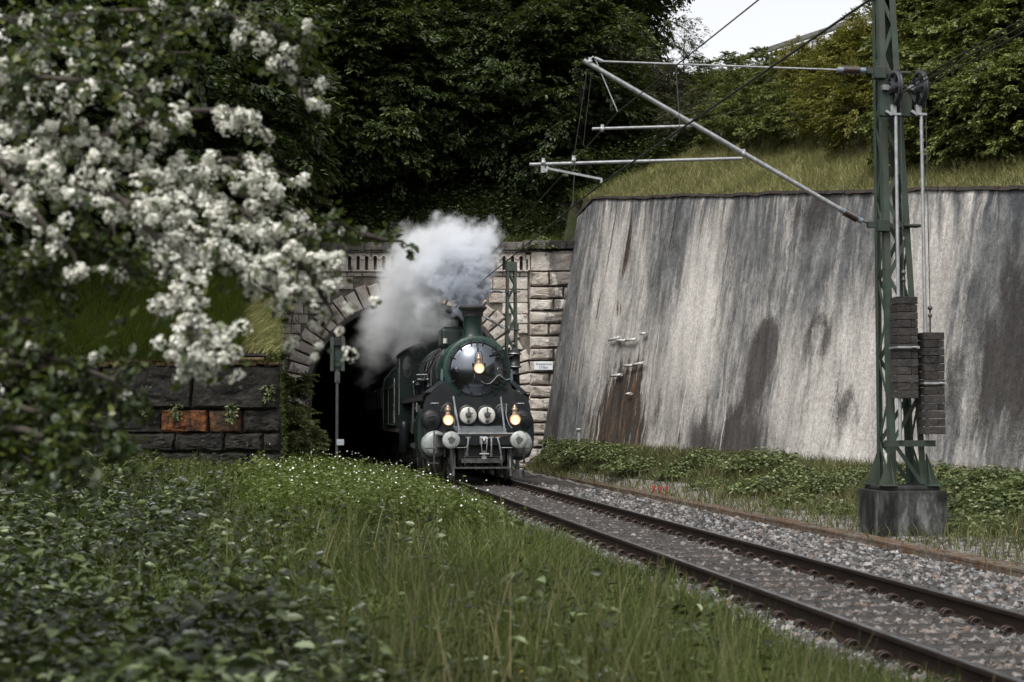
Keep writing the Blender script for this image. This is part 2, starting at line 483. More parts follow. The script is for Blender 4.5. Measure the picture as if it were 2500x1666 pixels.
sl0 = b.build('sleeper', sleeper_mat, track)
b = MB()
b.box((0, 0, .012), (.07, .1, .03), ch=.005); b.cyl((0, 0, 0), (0, 0, .075), .013, n=8); b.cyl((0, 0, .03), (0, 0, .052), .026, n=6)
for k in (-1, 1): b.tube([(.05 * math.cos(a), k * .035, .028 + .04 * math.sin(a)) for a in np.linspace(-.3, 3.3, 7)], .011, 6)
cl0 = b.build('rail_clip', clip_mat, sl0)
cl0.location = (-.75 - .115, 0, -.168)
slots = [cl0] 
for dx in (-.75 + .115, .75 - .115, .75 + .115):
    c_ = cl0.copy(); sc.collection.objects.link(c_); c_.parent = sl0; c_.location = (dx, 0, -.168); slots.append(c_)
sl0.location = (0, 7.6, 0)
for k in range(1, 63):
    q_ = sl0.copy(); sc.collection.objects.link(q_); q_.parent = track
    q_.location = (rng.uniform(-.02, .02), 7.6 + .62 * k + rng.uniform(-.02, .02), 0)
    if k < 56:
        for c_ in slots:
            d_ = c_.copy(); sc.collection.objects.link(d_); d_.parent = q_

# ------------------------------------------------------------------ cable trough with rusty moss
m = Mt('trough_concrete')
co = m.n('TexCoord').outputs['Object']
c = m.ramp(m.noise(co, 10, 8, .7), [(.35, (.05, .045, .04)), (.7, (.2, .18, .16))])
c = m.mix(m.ramp(m.noise(m.map(co, (1, .5, 1)), 6, 8, .85), [(.42, 0.0), (.60, .95)]), c, m.ramp(m.noise(co, 30, 4), [(.35, (.03, .016, .009)), (.7, (.17, .075, .022))]))
tm = m.fin(m.pr(c, .95, 0, m.bump(m.noise(co, 40, 5), .8, .02), .2))
tr = thing('cable_trough', 'long low concrete cable trough covered in orange moss right of the ballast', 'cable trough', (OX, 0, 0), TH)
b = MB(); b.prism([(-.19, -.5), (.19, -.5), (.19, -.31), (-.19, -.31)], (3.92, 12, 0), (1, 0, 0), (0, 0, 1), (0, 43, 0)); b.build('trough_body', tm, tr)
b = MB()
for k in range(86): b.box((3.92 + rng.uniform(-.012, .012), 12.25 + .5 * k, -.285 + rng.uniform(-.006, .006)), (.36, .485, .045), rz=rng.uniform(-.02, .02), ch=.008)
tag(b.build('cover_slab', tm, tr), kind='stuff')

# ------------------------------------------------------------------ sloping concrete retaining wall
m = Mt('weathered_concrete')
uv = m.n('TexCoord').outputs['UV']
def at_(n): return m.n('Attribute', attribute_name=n).outputs['Fac']
def st_(sx, sy, scale, det=6, rough=.6, loc=(0, 0, 0)): return m.noise(m.map(uv, (sx, sy, 1), (0, 0, 0), loc), scale, det, rough)
warp = st_(.5, .22, 1.0, 4)
uvw = m.n('VectorMath', operation='ADD', i0=uv, i1=m.n('CombineXYZ', X=m.math('ADD', m.math('MULTIPLY', m.math('SUBTRACT', warp, .5), 1.2), m.math('MULTIPLY', m.math('SUBTRACT', st_(1, .9, 3.0, 5, .7, (4, 4, 0)), .5), .22))).outputs[0]).outputs[0]
def sw(sx, sy, scale, det=6, rough=.6, loc=(0, 0, 0)): return m.noise(m.map(uvw, (sx, sy, 1), loc=loc), scale, det, rough)
def thr(f, a, b_, hi=1.0): return m.ramp(f, [(a, 0.0), (b_, hi)])
def plus(f, att, k): return m.math('MULTIPLY_ADD', m.math('SUBTRACT', at_(att), .5), k, f)
sep = m.n('SeparateXYZ', Vector=uv); U, Vv = sep.outputs[0], sep.outputs[1]
base = m.ramp(st_(1, .35, .9, 7, .65), [(.3, (.28, .262, .243)), (.5, (.43, .405, .375)), (.7, (.57, .54, .505))])
grey = m.ramp(st_(1, .5, 2.0, 7, .7), [(.32, (.055, .057, .058)), (.5, (.115, .117, .117)), (.68, (.21, .21, .207))])
fine = sw(1, .07, 5.0, 7, .7, (3, 1, 0)); broad = sw(1, .20, 1.15, 11, .78)
f = m.math('ADD', m.math('MULTIPLY', broad, .68), m.math('MULTIPLY', fine, .32))
grain = st_(1, .75, 26, 8, .85)
f = m.math('MULTIPLY_ADD', m.math('SUBTRACT', grain, .5), .34, f)
f = m.math('MULTIPLY_ADD', m.math('SUBTRACT', st_(1, .7, 9, 7, .85, (6, 3, 0)), .5), .16, f)
c = m.mix(thr(plus(f, 'tone', .30), .42, .58), base, grey)
# dark weathering running down from the top edge
k = m.math('SUBTRACT', 1.0, m.math('DIVIDE', at_('down'), m.math('MAXIMUM', m.math('MULTIPLY_ADD', sw(1, .02, 2.6, 6, .65, (9, 0, 0)), 12.0, -4.6), .15)), clamp=True)
c = m.mix(m.math('MULTIPLY', k, thr(sw(1, .05, 4.0, 6, .6, (1, 4, 0)), .42, .56, .9)), c, (.045, .05, .056))
g2 = m.math('MULTIPLY_ADD', m.math('SUBTRACT', grain, .5), .8, sw(1, .30, 1.3, 9, .75, (7, 9, 0)))
c = m.mix(thr(plus(g2, 'grime', .42), .45, .60, .86), c, (.032, .028, .026))
seepf = m.math('ADD', m.math('MULTIPLY', sw(1, .06, 4.2, 9, .72, (2, 2, 0)), 1.25), m.math('MULTIPLY', m.math('SUBTRACT', grain, .5), .2))
brown = m.ramp(sw(1, .12, 5, 5, .6, (8, 8, 0)), [(.38, (.016, .012, .010)), (.52, (.040, .026, .018)), (.64, (.12, .055, .022)), (.76, (.20, .16, .135))])
c = m.mix(m.math('MULTIPLY', thr(plus(seepf, 'seep', .40), .62, .72, .93), thr(at_('seep'), .03, .2)), c, brown)
def vline(u0, z0, z1, w_, col, amt, wig=.35):
    global c
    du = m.math('ABSOLUTE', m.math('SUBTRACT', m.math('MULTIPLY_ADD', m.math('SUBTRACT', st_(.0, .5, 1.0, 4, .6, (u0, u0, 0)), .5), wig, U), u0))
    a = m.math('LESS_THAN', du, m.math('MULTIPLY', m.math('MULTIPLY', m.math('SUBTRACT', Vv, z0), m.math('SUBTRACT', z1, Vv)), w_ * 4 / (z1 - z0) ** 2))
    c = m.mix(m.math('MULTIPLY', a, amt), c, col)
for u0, z0, z1, w_ in ((2.4, .7, 3.3, .022), (8.3, 2.2, 5.2, .03), (10.6, 3.3, 10, .014), (10.9, .8, 4.2, .032), (13.6, .4, 2.6, .03), (4.6, .5, 1.9, .05), (1.0, 1.0, 8, .012), (23.6, 5.0, 7.2, .02), (22.8, 4.6, 7.2, .016), (19.6, .3, 3.0, .016), (14.6, 3.0, 7.5, .014)): vline(u0, z0, z1, w_ * .9, (.60, .59, .56), .6, .6)
for u0, z0, z1, w_ in ((3.1, 6.6, 10.1, .05), (2.9, 5.2, 6.3, .04), (8.2, 6.9, 9.6, .055), (4.55, 6.6, 9.3, .09), (2.3, 3.0, 4.2, .03), (12.2, 5, 9, .02)): vline(u0, z0, z1, w_, (.035, .028, .024), .9)
c = m.mix(.8, c, m.ramp(grain, [(.38, .26), (.5, .5), (.62, .74)]), 'OVERLAY')
c = m.mix(.6, c, m.ramp(st_(1, .7, 9, 7, .9, (3, 3, 0)), [(.40, .25), (.5, .5), (.60, .75)]), 'OVERLAY')
h = m.math('ADD', st_(1, 1, 16, 7, .75), m.math('MULTIPLY', sw(1, .1, 3, 4), 1.2))
wall_mat = m.fin(m.pr(c, .9, 0, m.bump(h, .7, .03), .2))
def blobs(u, z, lst): return min(1.0, sum(a * math.exp(-((u - u0) / su) ** 2 - ((z - z0) / sz) ** 2) for u0, z0, su, sz, a in lst))
def archring(u, z, u0, z0, r_):
    dz = max(z - z0, 0); d = math.hypot(u - u0, dz); low = math.exp(-(max(z0 - z, 0) / 1.1) ** 2)
    return math.exp(-((d - r_) / .22) ** 2) * low + .35 * low * (1 if d < r_ else 0)
def masks(u, z):
    tone = .42 + blobs(u, z, [(0, 6, 1.6, 6, .5), (8.6, 8, 2.0, 2.5, .45), (13.5, 6, 1.2, 4, .35), (18, 6.3, 3.2, 1.9, .5), (12.5, 1.5, 2, 2, .2), (26.5, 4, 2.5, 3.5, .5), (1.5, 1.5, 2.5, 1.5, .5), (31, 4, 3, 4, .3)]) - blobs(u, z, [(3.6, 6, .9, 4, .3), (10.6, 6, 1.3, 4, .5), (21, 2, 2.2, 2.5, .35), (23.2, 5, 1.2, 2, .4), (12, 3.5, 1.4, 1.5, .25)])
    grime = .16 + blobs(u, z, [(15.2, 2.9, 1.0, 1.3, .85), (14.6, .9, 1.9, .9, .9), (17.5, 7.6, 1.5, .8, .7), (27, 3.3, 1.6, 2.2, .85), (24.6, 2.0, .8, .9, .4), (0, 1.5, 1.3, 1.6, .6), (12.2, .8, .8, 1.2, .45), (20.2, 1.8, .7, .8, .45), (9.0, 1.4, .9, 1.0, .35), (31, 2, 3, 2, .7)]) + .45 * archring(u, z, 15.6, 3.95, .50) + .62 * archring(u, z, 18.35, 3.9, .52)
    seep = blobs(u, z, [(4.6, 7.6, .35, 1.1, .95), (4.75, 5.5, .5, .5, .75), (6.3, 2.4, 1.9, 1.6, .9), (5.6, .9, 1.9, 1.4, .95), (7.2, 8.6, .3, .9, .5), (7.3, 7.2, .3, .4, .5), (10.9, 1.0, .2, .7, .6), (3.0, 1.9, .3, .8, .5), (1.0, 1.2, .35, .9, .5), (8.2, .9, .3, .8, .5), (17.2, 8.3, 1.6, .2, .4)])
    return tone, grime, seep
wall = thing('retaining_wall', 'tall sloping streaked concrete retaining wall right of the track', 'retaining wall')
QN, VN = 260, 44
qs = np.linspace(-.4, 44, QN); vs_ = np.linspace(0, 1, VN)
V = []; UV = []; DN = []; MK = []
for q in qs:
    zt = float(wtop(q)) + .018 * math.sin(q * .9) + .010 * math.sin(q * 3.1)
    if q < 1.0: zt -= .45 * (1.0 - q)
    zf = float(wfoot(q)) - 1.2
    for v in vs_:
        z = zf + (zt - zf) * v
        d = BAT * (z - float(wfoot(q))) + .035 * math.sin(q * .9 + z * .5) + .012 * math.sin(q * 5 + z * 2) + .01 * math.sin(q * 11)
        V.append((WF0.x + WD.x * q + WN.x * d, WF0.y + WD.y * q + WN.y * d, z)); UV.append((q, z)); DN.append(zt - z); MK.append(masks(q, z))
n0 = len(V)
i_, j_ = np.meshgrid(np.arange(QN - 1), np.arange(VN - 1), indexing='ij')
a_ = (i_ * VN + j_).ravel(); F = np.stack([a_, a_ + 1, a_ + VN + 1, a_ + VN], 1)
# back-fill: end face and top
V = list(V); F = F.tolist()
bk = []
for i in range(QN):
    p = V[i * VN + VN - 1]; bk.append(len(V)); V.append((p[0] + WN.x * .5, p[1] + WN.y * .5, p[2])); UV.append(UV[i * VN + VN - 1]); DN.append(0)
for i in range(QN - 1): F.append([i * VN + VN - 1, bk[i], bk[i + 1], (i + 1) * VN + VN - 1])
p = V[0]; cz = len(V); V.append((p[0] + WN.x * 2.1, p[1] + WN.y * 2.1, p[2])); UV.append((0, 0)); DN.append(9)
for j in range(VN - 1):
    F.append([j, j, cz, j + 1]) if False else F.append([j + 1, j, cz, cz])
F = [f if len(set(f)) == 4 else f for f in F]
quads = np.array([f for f in F if len(set(f)) == 4])
me = rawmesh('wall_face', V, quads, wall_mat, True, UV)
at = me.attributes.new('down', 'FLOAT', 'POINT'); at.data.foreach_set('value', np.array(DN, dtype=np.float32))
MK += [(.5, .3, 0)] * (len(V) - len(MK))
for a_n, a_i in (('tone', 0), ('grime', 1), ('seep', 2)):
    at = me.attributes.new(a_n, 'FLOAT', 'POINT'); at.data.foreach_set('value', np.array([k_[a_i] for k_ in MK], dtype=np.float32))
link('wall_face', me, wall)
b = MB()
b.add([V[0], V[VN - 1], (V[VN - 1][0] + WN.x * .5, V[VN - 1][1] + WN.y * .5, V[VN - 1][2]), (V[0][0] + WN.x * 2.1, V[0][1] + WN.y * 2.1, V[0][2])], [(0, 1, 2, 3)])
coping_mat = simple('mossy_coping', (.045, .04, .036), .95, 0, 5, .6, (.12, .05, .03), .5, .9)
dark_stone = simple('dark_grey_stone', (.10, .095, .09), .9, 0, 4, .5, (.03, .03, .028), .8, .7)
b.build('wall_end', dark_stone, wall)
b = MB()
for i in range(0, QN - 1, 2):
    j = min(i + 2, QN - 1)
    p0 = Vector(V[i * VN + VN - 1]); p1 = Vector(V[j * VN + VN - 1]); off = Vector((WN.x, WN.y, 0))
    jz = rng.uniform(-.018, .018)
    b.beam(p0 + off * .14 + Vector((0, 0, .03 + jz)), p1 + off * .14 + Vector((0, 0, .03 + jz)), .42 + 2 * jz, .085)
b.build('coping', coping_mat, wall)
# drain pipes: a thing each
white_pipe = simple('pale_pipe', (.55, .54, .52), .5, 0, 12, .15, (.2, .12, .08), .4)
def wall_pt(px, py, out=0.0):
    d = ray(px, py); lo, hi = 20.0, 70.0
    for _ in range(50):
        k = (lo + hi) / 2; p = Vector((0, 0, HC)) + d * k
        q, dd = wq(p.x, p.y)
        if dd > BAT * (p.z - float(wfoot(q))): hi = k
        else: lo = k
    return Vector((0, 0, HC)) + d * lo - Vector((WN.x, WN.y, 0)) * out
pp = [((1494, 831), (1520, 824), 'short pale drain pipe, upper left one on the concrete wall'),
      ((1514, 832), (1536, 832), 'pale drain pipe just right of the upper left one on the wall'),
      ((1536, 831), (1560, 829), 'pale pipe forming the right half of the upper horizontal pair'),
      ((1572, 815), (1585, 815), 'stubby pale pipe above and right of the others on the wall'),
      ((1533, 894), (1555, 892), 'pale pipe forming the left half of the middle pair on the wall'),
      ((1553, 892), (1579, 886), 'pale pipe forming the right half of the middle pair on the wall'),
      ((1500, 919), (1524, 915), 'pale pipe with dark mouth low on the wall left of the middle pair'),
      ((1537, 963), (1546, 961), 'smallest pale pipe stub low on the stained wall')]
for (a, b_), (c0, d0), lab in pp:
    p0 = wall_pt(a, b_, .12); p1 = wall_pt(c0, d0, .10)
    mb = MB(); dd = (p1 - p0).normalized(); mb.lathe([(.034, 0), (.048, 0), (.048, (p1 - p0).length), (.034, (p1 - p0).length), (.034, 0)], p0, dd, 12)
    mb.beam((p0 + p1) / 2, (p0 + p1) / 2 + Vector((WN.x, WN.y, 0)) * .2, .03, .03)
    mb.build('drain_pipe', white_pipe, None, dict(label=lab, category='pipe', group='drain pipes on the concrete wall'))

# ------------------------------------------------------------------ stone helpers
def rustic(b, quad, y0, depth, inset=.03, jit=.01):
    """quad: four (x, z) corners; a stone standing proud of y0 towards the viewer"""
    cx = sum(p[0] for p in quad) / 4; cz = sum(p[1] for p in quad) / 4
    def sh(f, y, j=0): return [(cx + (x - cx) * f(abs(x - cx)) + rng.uniform(-j, j), y, cz + (z - cz) * f(abs(z - cz)) + rng.uniform(-j, j)) for x, z in quad]
    def shrink(k): return [(x - k * np.sign(x - cx), z - k * np.sign(z - cz)) for x, z in quad]
    r0 = [(x, y0 + .05, z) for x, z in quad]
    r1 = [(x, y0 - depth * .55, z) for x, z in quad]
    r2 = [(x + rng.uniform(-jit, jit), y0 - depth + rng.uniform(-jit, jit), z + rng.uniform(-jit, jit)) for x, z in shrink(inset)]
    mid = [((cx), y0 - depth - rng.uniform(0, .03), cz)]
    vs = r0 + r1 + r2 + mid
    fs = [(i, (i + 1) % 4, 4 + (i + 1) % 4, 4 + i) for i in range(4)] + [(4 + i, 4 + (i + 1) % 4, 8 + (i + 1) % 4, 8 + i) for i in range(4)] + [(8 + i, 8 + (i + 1) % 4, 12) for i in range(4)]
    b.add(vs, fs)
def stonemat(name, lo, hi, dark=.45, dcol=(.05, .045, .04), warm=(.34, .24, .17)):
    m = Mt(name)
    co = m.n('TexCoord').outputs['Object']; rnd = m.n('NewGeometry').outputs['Random Per Island']
    c = m.ramp(rnd, [(0, lo), (1, hi)])
    c = m.mix(m.ramp(m.noise(co, 1.6, 6, .65), [(.45, 0.0), (.7, .5)]), c, warm)
    f = m.noise(m.map(co, (1, 1, .6)), 2.2, 8, .72)
    x = m.n('SeparateXYZ', Vector=co).outputs[0]
    edge = m.math('MULTIPLY', m.math('SUBTRACT', x, .9), .16, clamp=True)        # dark patches grow denser towards the right end
    c = m.mix(m.ramp(m.math('ADD', f, edge), [(.55, 0.0), (.62, dark * 1.6)]), c, dcol)
    c = m.mix(.6, c, m.ramp(m.noise(co, 14, 7, .75), [(.3, .3), (.7, .7)]), 'OVERLAY')
    h = m.math('ADD', m.noise(co, 7, 6, .65), m.math('MULTIPLY', m.noise(co, 30, 4), .3))
    return m.fin(m.pr(c, .9, 0, m.bump(h, .9, .06), .25))
lime = stonemat('limestone', (.40, .36, .32), (.60, .56, .51))
mortar = simple('mortar', (.15, .13, .11), .95, 0, 6, .5, (.05, .045, .04), .7, .5)
mossy = stonemat('mossy_stone', (.07, .065, .055), (.16, .15, .13), .8, (.02, .02, .016), (.10, .09, .05))

# ------------------------------------------------------------------ tunnel portal
AX, AS, AA, AB = -3.95, 2.54, 3.86, 3.55
portal = thing('tunnel_portal', 'pale limestone tunnel portal with arched opening and arcaded parapet', 'tunnel portal')
XL, XR = -11.5, .62
b = MB()          # body with the arch cut out: columns of quads
N = 40
def arch_pt(i, ka=0.0): 
    a = math.pi * i / N
    return AX - (AA + ka) * math.cos(a), AS + (AB + ka) * math.sin(a)
y0, y1 = PORT + .06, PORT + 1.0
ZT = 7.34
for i in range(N):
    (xa, za), (xb, zb) = arch_pt(i), arch_pt(i + 1)
    b.add([(xa, y0, za), (xb, y0, zb), (xb, y0, ZT), (xa, y0, ZT)], [(0, 1, 2, 3)])
    b.add([(xa, y0, za), (xb, y0, zb), (xb, y1, zb), (xa, y1, za)], [(0, 1, 2, 3)])
b.add([(XL, y0, -1), (AX - AA, y0, -1), (AX - AA, y0, ZT), (XL, y0, ZT)], [(0, 1, 2, 3)])
b.add([(AX + AA, y0, -1), (XR + 1.6, y0, -1), (XR + 1.6, y0, ZT), (AX + AA, y0, ZT)], [(0, 1, 2, 3)])
for sx_ in (-1, 1): b.add([(AX + sx_ * AA, y0, -1), (AX + sx_ * AA, y1, -1), (AX + sx_ * AA, y1, AS), (AX + sx_ * AA, y0, AS)], [(0, 1, 2, 3)])
b.add([(XL, y0, ZT), (XR + 1.6, y0, ZT), (XR + 1.6, y1, ZT), (XL, y1, ZT)], [(0, 1, 2, 3)])
b.build('wall_core', mortar, portal, fixn=False)
b = MB()          # voussoirs and jamb stones
nv = 31
for i in range(nv):
    a0, a1 = math.pi * i / nv + .007, math.pi * (i + 1) / nv - .007
    k = .92 + (.10 if i % 2 else 0)
    q = [(AX - (AA + .14) * math.cos(a0), AS + (AB + .14) * math.sin(a0)), (AX - (AA + .14) * math.cos(a1), AS + (AB + .14) * math.sin(a1)),
         (AX - (AA + k) * math.cos(a1), AS + (AB + k) * math.sin(a1)), (AX - (AA + k) * math.cos(a0), AS + (AB + k) * math.sin(a0))]
    cx = sum(p[0] for p in q) / 4; cz = sum(p[1] for p in q) / 4
    ins = [(cx + (x - cx) * .88, cz + (z - cz) * .88) for x, z in q]
    yb = PORT + .07
    vs = [(x, yb, z) for x, z in q] + [(x, PORT - .07, z) for x, z in q] + [(x + rng.uniform(-.012, .012), PORT - .15 + rng.uniform(-.015, .015), z + rng.uniform(-.012, .012)) for x, z in ins] + [(cx, PORT - .175, cz)]
    b.add(vs, [(j, (j + 1) % 4, 4 + (j + 1) % 4, 4 + j) for j in range(4)] + [(4 + j, 4 + (j + 1) % 4, 8 + (j + 1) % 4, 8 + j) for j in range(4)] + [(8 + j, 8 + (j + 1) % 4, 12) for j in range(4)])
for sx_ in (-1, 1):
    for k in range(7):
        z0 = AS - .46 * (k + 1) + .012; z1 = AS - .46 * k - .012; wd_ = .85 + (.15 if k % 2 else 0)
        xa, xb = sorted((AX + sx_ * (AA + .14), AX + sx_ * (AA + wd_)))
        rustic(b, [(xa, z0), (xb, z0), (xb, z1), (xa, z1)], PORT + .02, .15)
roughen(b.build('arch_stones', lime, portal), 2, .025, 4)
b = MB()          # moulded inner rim
for i in range(N):
    for (ka, kb, yy) in ((0.0, .06, -.02), (.06, .13, -.08)):
        (xa, za), (xb, zb) = arch_pt(i, ka), arch_pt(i + 1, ka); (xc, zc), (xd, zd) = arch_pt(i + 1, kb), arch_pt(i, kb)
        yf = PORT + yy
        b.add([(xa, yf, za), (xb, yf, zb), (xc, yf, zc), (xd, yf, zd), (xa, y1, za), (xb, y1, zb), (xc, y0, zc), (xd, y0, zd)], [(0, 1, 2, 3), (0, 1, 5, 4), (3, 2, 6, 7)])
b.build('arch_rim', dark_stone, portal)
fac = [MB(), MB()]          # coursed facing between ring and parapet
z = -.4; ci = 0
while z < ZT - .1:
    h_ = min(rng.uniform(.36, .55), ZT - .02 - z)
    if ZT - z - h_ < .2: h_ = ZT - .02 - z
    zc = z + h_ / 2
    def ringx(zz_):
        if zz_ < AS: return AA + 1.05
        u = (zz_ - AS) / (AB + 1.0)
        return (AA + 1.05) * math.sqrt(1 - u * u) if u < 1 else -1
    rx = max(ringx(z), ringx(z + h_)) if max(ringx(z), ringx(z + h_)) > 0 else -1
    spans = [(XL, XR)] if rx < 0 else [(XL, AX - rx), (AX + rx, XR)]
    for xa, xb in spans:
        x = xa; b = fac[1 if xa > AX else 0]
        while x < xb - .08:
            w_ = rng.uniform(.5, 1.15)
            if xb - x - w_ < .35: w_ = xb - x
            rustic(b, [(x + .012, z + .012), (x + w_ - .012, z + .012), (x + w_ - .012, z + h_ - .012), (x + .012, z + h_ - .012)], PORT + .06, .09, .022, .008)
            x += w_
    z += h_; ci += 1
for b in fac: roughen(b.build('facing_stones', lime, portal), 2, .022, 4)
b = MB()          # pilaster
z = -.4; k = 0
while z < 7.30:
    h_ = .475
    if 7.30 - z - h_ < .2: h_ = 7.30 - z
    cuts = [.66, 1.42, 2.5] if k % 2 else [.66, 1.98, 2.5]
    if k % 4 == 1: cuts = [.66, 1.6, 2.5]
    for xa, xb in zip(cuts[:-1], cuts[1:]):
        rustic(b, [(xa + .03, z + .03), (xb - .012, z + .03), (xb - .012, z + h_ - .03), (xa + .03, z + h_ - .03)], PORT - .08, .24, .055, .02)
    z += h_; k += 1
rustic(b, [(.72, 7.34), (2.6, 7.34), (2.6, 8.1), (.72, 8.1)], PORT + .1, .3, .02)
roughen(b.build('pilaster_stones', lime, portal), 3, .045, 3.5)
b = MB(); b.box((1.65, PORT + .45, 3.3), (1.95, 1.0, 8.2)); b.build('pilaster_core', mortar, portal)
b = MB()          # parapet arcade
pw = .331; x = XR - .10
b.box(((XL + XR) / 2, PORT + .2, 7.68), (XR - XL, .05, .72))
b.build('parapet_back', dark_stone, portal)  # dark backing paints in the shade inside the arcade niches
b = MB()
while x - pw > XL:
    xc = x - pw / 2
    b.box((x, PORT - .01, 7.58), (pw - .125, .2, .44), ch=.012)
    ar_ = [(.0625, -.02)] + [(.0625 * math.cos(a), .10 * math.sin(a) ** .8) for a in np.linspace(.15, math.pi - .15, 7)] + [(-.0625, -.02)]
    poly = [(pw / 2, 0)] + [(pw / 2, .28), (-pw / 2, .28), (-pw / 2, 0)] + [(-p[0], p[1]) for p in ar_][0:] 
    poly = [(-pw / 2, 0), (-.0625, 0)] + [(-.0625 * math.cos(a), .11 * math.sin(a)) for a in np.linspace(.2, math.pi - .2, 6)] + [(.0625, 0), (pw / 2, 0), (pw / 2, .28), (-pw / 2, .28)]
    b.prism(poly, (xc, PORT - .10, 7.802), (1, 0, 0), (0, 0, 1), (0, .2, 0))
    b.tube([(xc - pw / 2, PORT - .13, 7.79), (xc - .115, PORT - .13, 7.79)] + [(xc - .105 * math.cos(a), PORT - .13, 7.80 + .13 * math.sin(a)) for a in np.linspace(.2, math.pi - .2, 7)] + [(xc + .115, PORT - .13, 7.79), (xc + pw / 2, PORT - .13, 7.79)], .024, 6)
    x -= pw
b.box(((XL + XR) / 2, PORT - .04, 7.335), (XR - XL, .26, .05), ch=.01)
b.box((XR - .0, PORT - .01, 7.66), (.16, .2, .60), ch=.01)
b.build('parapet_arcade', lime, portal)
b = MB()
x = XL
while x < 2.6:
    w_ = rng.uniform(1.1, 1.8); w_ = min(w_, 2.7 - x)
    pil = 1 if x > .3 else 0
    b.box((x + w_ / 2, PORT + .25 - .08 * pil, 8.28 + .05 * pil + rng.uniform(-.01, .01)), (w_ - .02, 1.0, .32), ch=.04)
    x += w_
b.box(((XL + 2.5) / 2, PORT + .2, 8.075), (2.5 - XL, .8, .07))
b.build('coping', stonemat('coping_stone', (.05, .045, .04), (.10, .09, .08), .6, (.02, .02, .018), (.30, .28, .25)), portal)

# tunnel bore
soot = simple('sooty_masonry', (.045, .042, .04), .95, 0, 2, .4, (.02, .02, .02), .6, .5)
b = MB()
for j in range(10):
    for i in range(N):
        (xa, za), (xb, zb) = arch_pt(i), arch_pt(i + 1)
        ya, yb = PORT + 1.0 + j * 4, PORT + 5.0 + j * 4; ka, kb = -(ya - PORT) * .1325, -(yb - PORT) * .1325
        b.add([(xa + ka, ya, za), (xb + ka, ya, zb), (xb + kb, yb, zb), (xa + kb, yb, za)], [(0, 1, 2, 3)])
    for sx_ in (-1, 1): b.add([(AX + sx_ * AA + ka, ya, -1), (AX + sx_ * AA + ka, ya, AS), (AX + sx_ * AA + kb, yb, AS), (AX + sx_ * AA + kb, yb, -1)], [(0, 1, 2, 3)])
b.add([(AX - AA - 6.5, PORT + 41, -1), (AX + AA - 4, PORT + 41, -1), (AX + AA - 4, PORT + 41, 7), (AX - AA - 6.5, PORT + 41, 7)], [(0, 1, 2, 3)])
b.build('bore_lining', soot, portal, fixn=False)
b = MB(); b.add([(AX - AA - .2, PORT - .7, -.19), (AX + AA + .2, PORT - .7, -.19), (AX + AA - 5.4, PORT + 41, -.19), (AX - AA - 5.8, PORT + 41, -.19)], [(0, 1, 2, 3)])
tag(b.build('tunnel_floor', soot, None), kind='structure')

# name plate on the pilaster
sg = thing('name_sign', 'small white name plate with black lettering on the stone pilaster', 'sign')
p0 = P(1304, 903.5, PORT - .42); p1 = P(1349.5, 883, PORT - .42)
b = MB(); b.box(((p0.x + p1.x) / 2, PORT - .41, (p0.z + p1.z) / 2), (p1.x - p0.x, .02, p1.z - p0.z), ch=.008)
b.build('plate', simple('white_enamel', (.72, .74, .76), .4, 0, 4, .08, (.5, .5, .5), .3), sg)
ink = simple('black_paint', (.03, .03, .04), .6)
def text(s, size, loc, rot, parent, mat, name='lettering', ext=.002, align='CENTER', w=None):
    cu = bpy.data.curves.new('t', 'FONT'); cu.body = s; cu.size = size; cu.extrude = ext; cu.align_x = align; cu.align_y = 'CENTER'
    o = bpy.data.objects.new('t', cu); sc.collection.objects.link(o)
    dg = bpy.context.evaluated_depsgraph_get(); me = bpy.data.meshes.new_from_object(o.evaluated_get(dg))
    bpy.data.objects.remove(o)
    me.name = name; me.materials.clear(); me.materials.append(mat)
    q = link(name, me, parent); q.location = loc; q.rotation_euler = rot
    if w:
        wd_ = max(v.co.x for v in me.vertices) - min(v.co.x for v in me.vertices); q.scale = (w / wd_, 1, 1)
    return q
cx, cz = (p0.x + p1.x) / 2, (p0.z + p1.z) / 2
text('Bildwasentunnel', .13, (cx + .02, PORT - .425, cz + .062), (R(90), 0, 0), sg, ink, w=.60)
text('5736m', .14, (cx, PORT - .425, cz - .072), (R(90), 0, 0), sg, ink, w=.33)

# ------------------------------------------------------------------ old abutment and wing wall, left of the track
m = Mt('abutment_stone')
co = m.n('TexCoord').outputs['Object']; rnd = m.n('NewGeometry').outputs['Random Per Island']
c = m.ramp(m.noise(co, 3, 8, .7), [(.40, (.008, .008, .007)), (.60, (.028, .026, .022)), (.75, (.06, .06, .04)), (.85, (.13, .12, .11))])
c = m.mix(m.ramp(m.noise(co, 5.5, 6, .8), [(.62, 0.0), (.72, .8)]), c, (.30, .29, .28))
ab_mat = m.fin(m.pr(c, .95, 0, m.bump(m.math('ADD', m.noise(co, 8, 6, .7), m.math('MULTIPLY', m.noise(co, 2, 3), 1.5)), .9, .08), .25))
m = Mt('orange_stone')
co = m.n('TexCoord').outputs['Object']
c = m.ramp(m.noise(m.map(co, (1, 1, .6)), 6, 7, .75), [(.40, (.02, .016, .014)), (.50, (.10, .04, .018)), (.60, (.17, .062, .022)), (.78, (.20, .11, .07))])
or_mat = m.fin(m.pr(c, .95, 0, m.bump(m.noise(co, 10, 6, .7), .9, .06), .2))
m = Mt('faded_orange_stone'); co = m.n('TexCoord').outputs['Object']
c = m.ramp(m.noise(m.map(co, (1, 1, .8), loc=(2, 0, 1)), 4, 8, .8), [(.42, (.02, .018, .015)), (.54, (.06, .035, .02)), (.66, (.17, .065, .024)), (.8, (.18, .16, .15))])
or_mat2 = m.fin(m.pr(c, .95, 0, m.bump(m.noise(co, 10, 6, .7), .9, .06), .2))
moss_mat = simple('brown_moss', (.05, .034, .014), 1.0, 0, 9, .6, (.03, .03, .01), .6, .9)
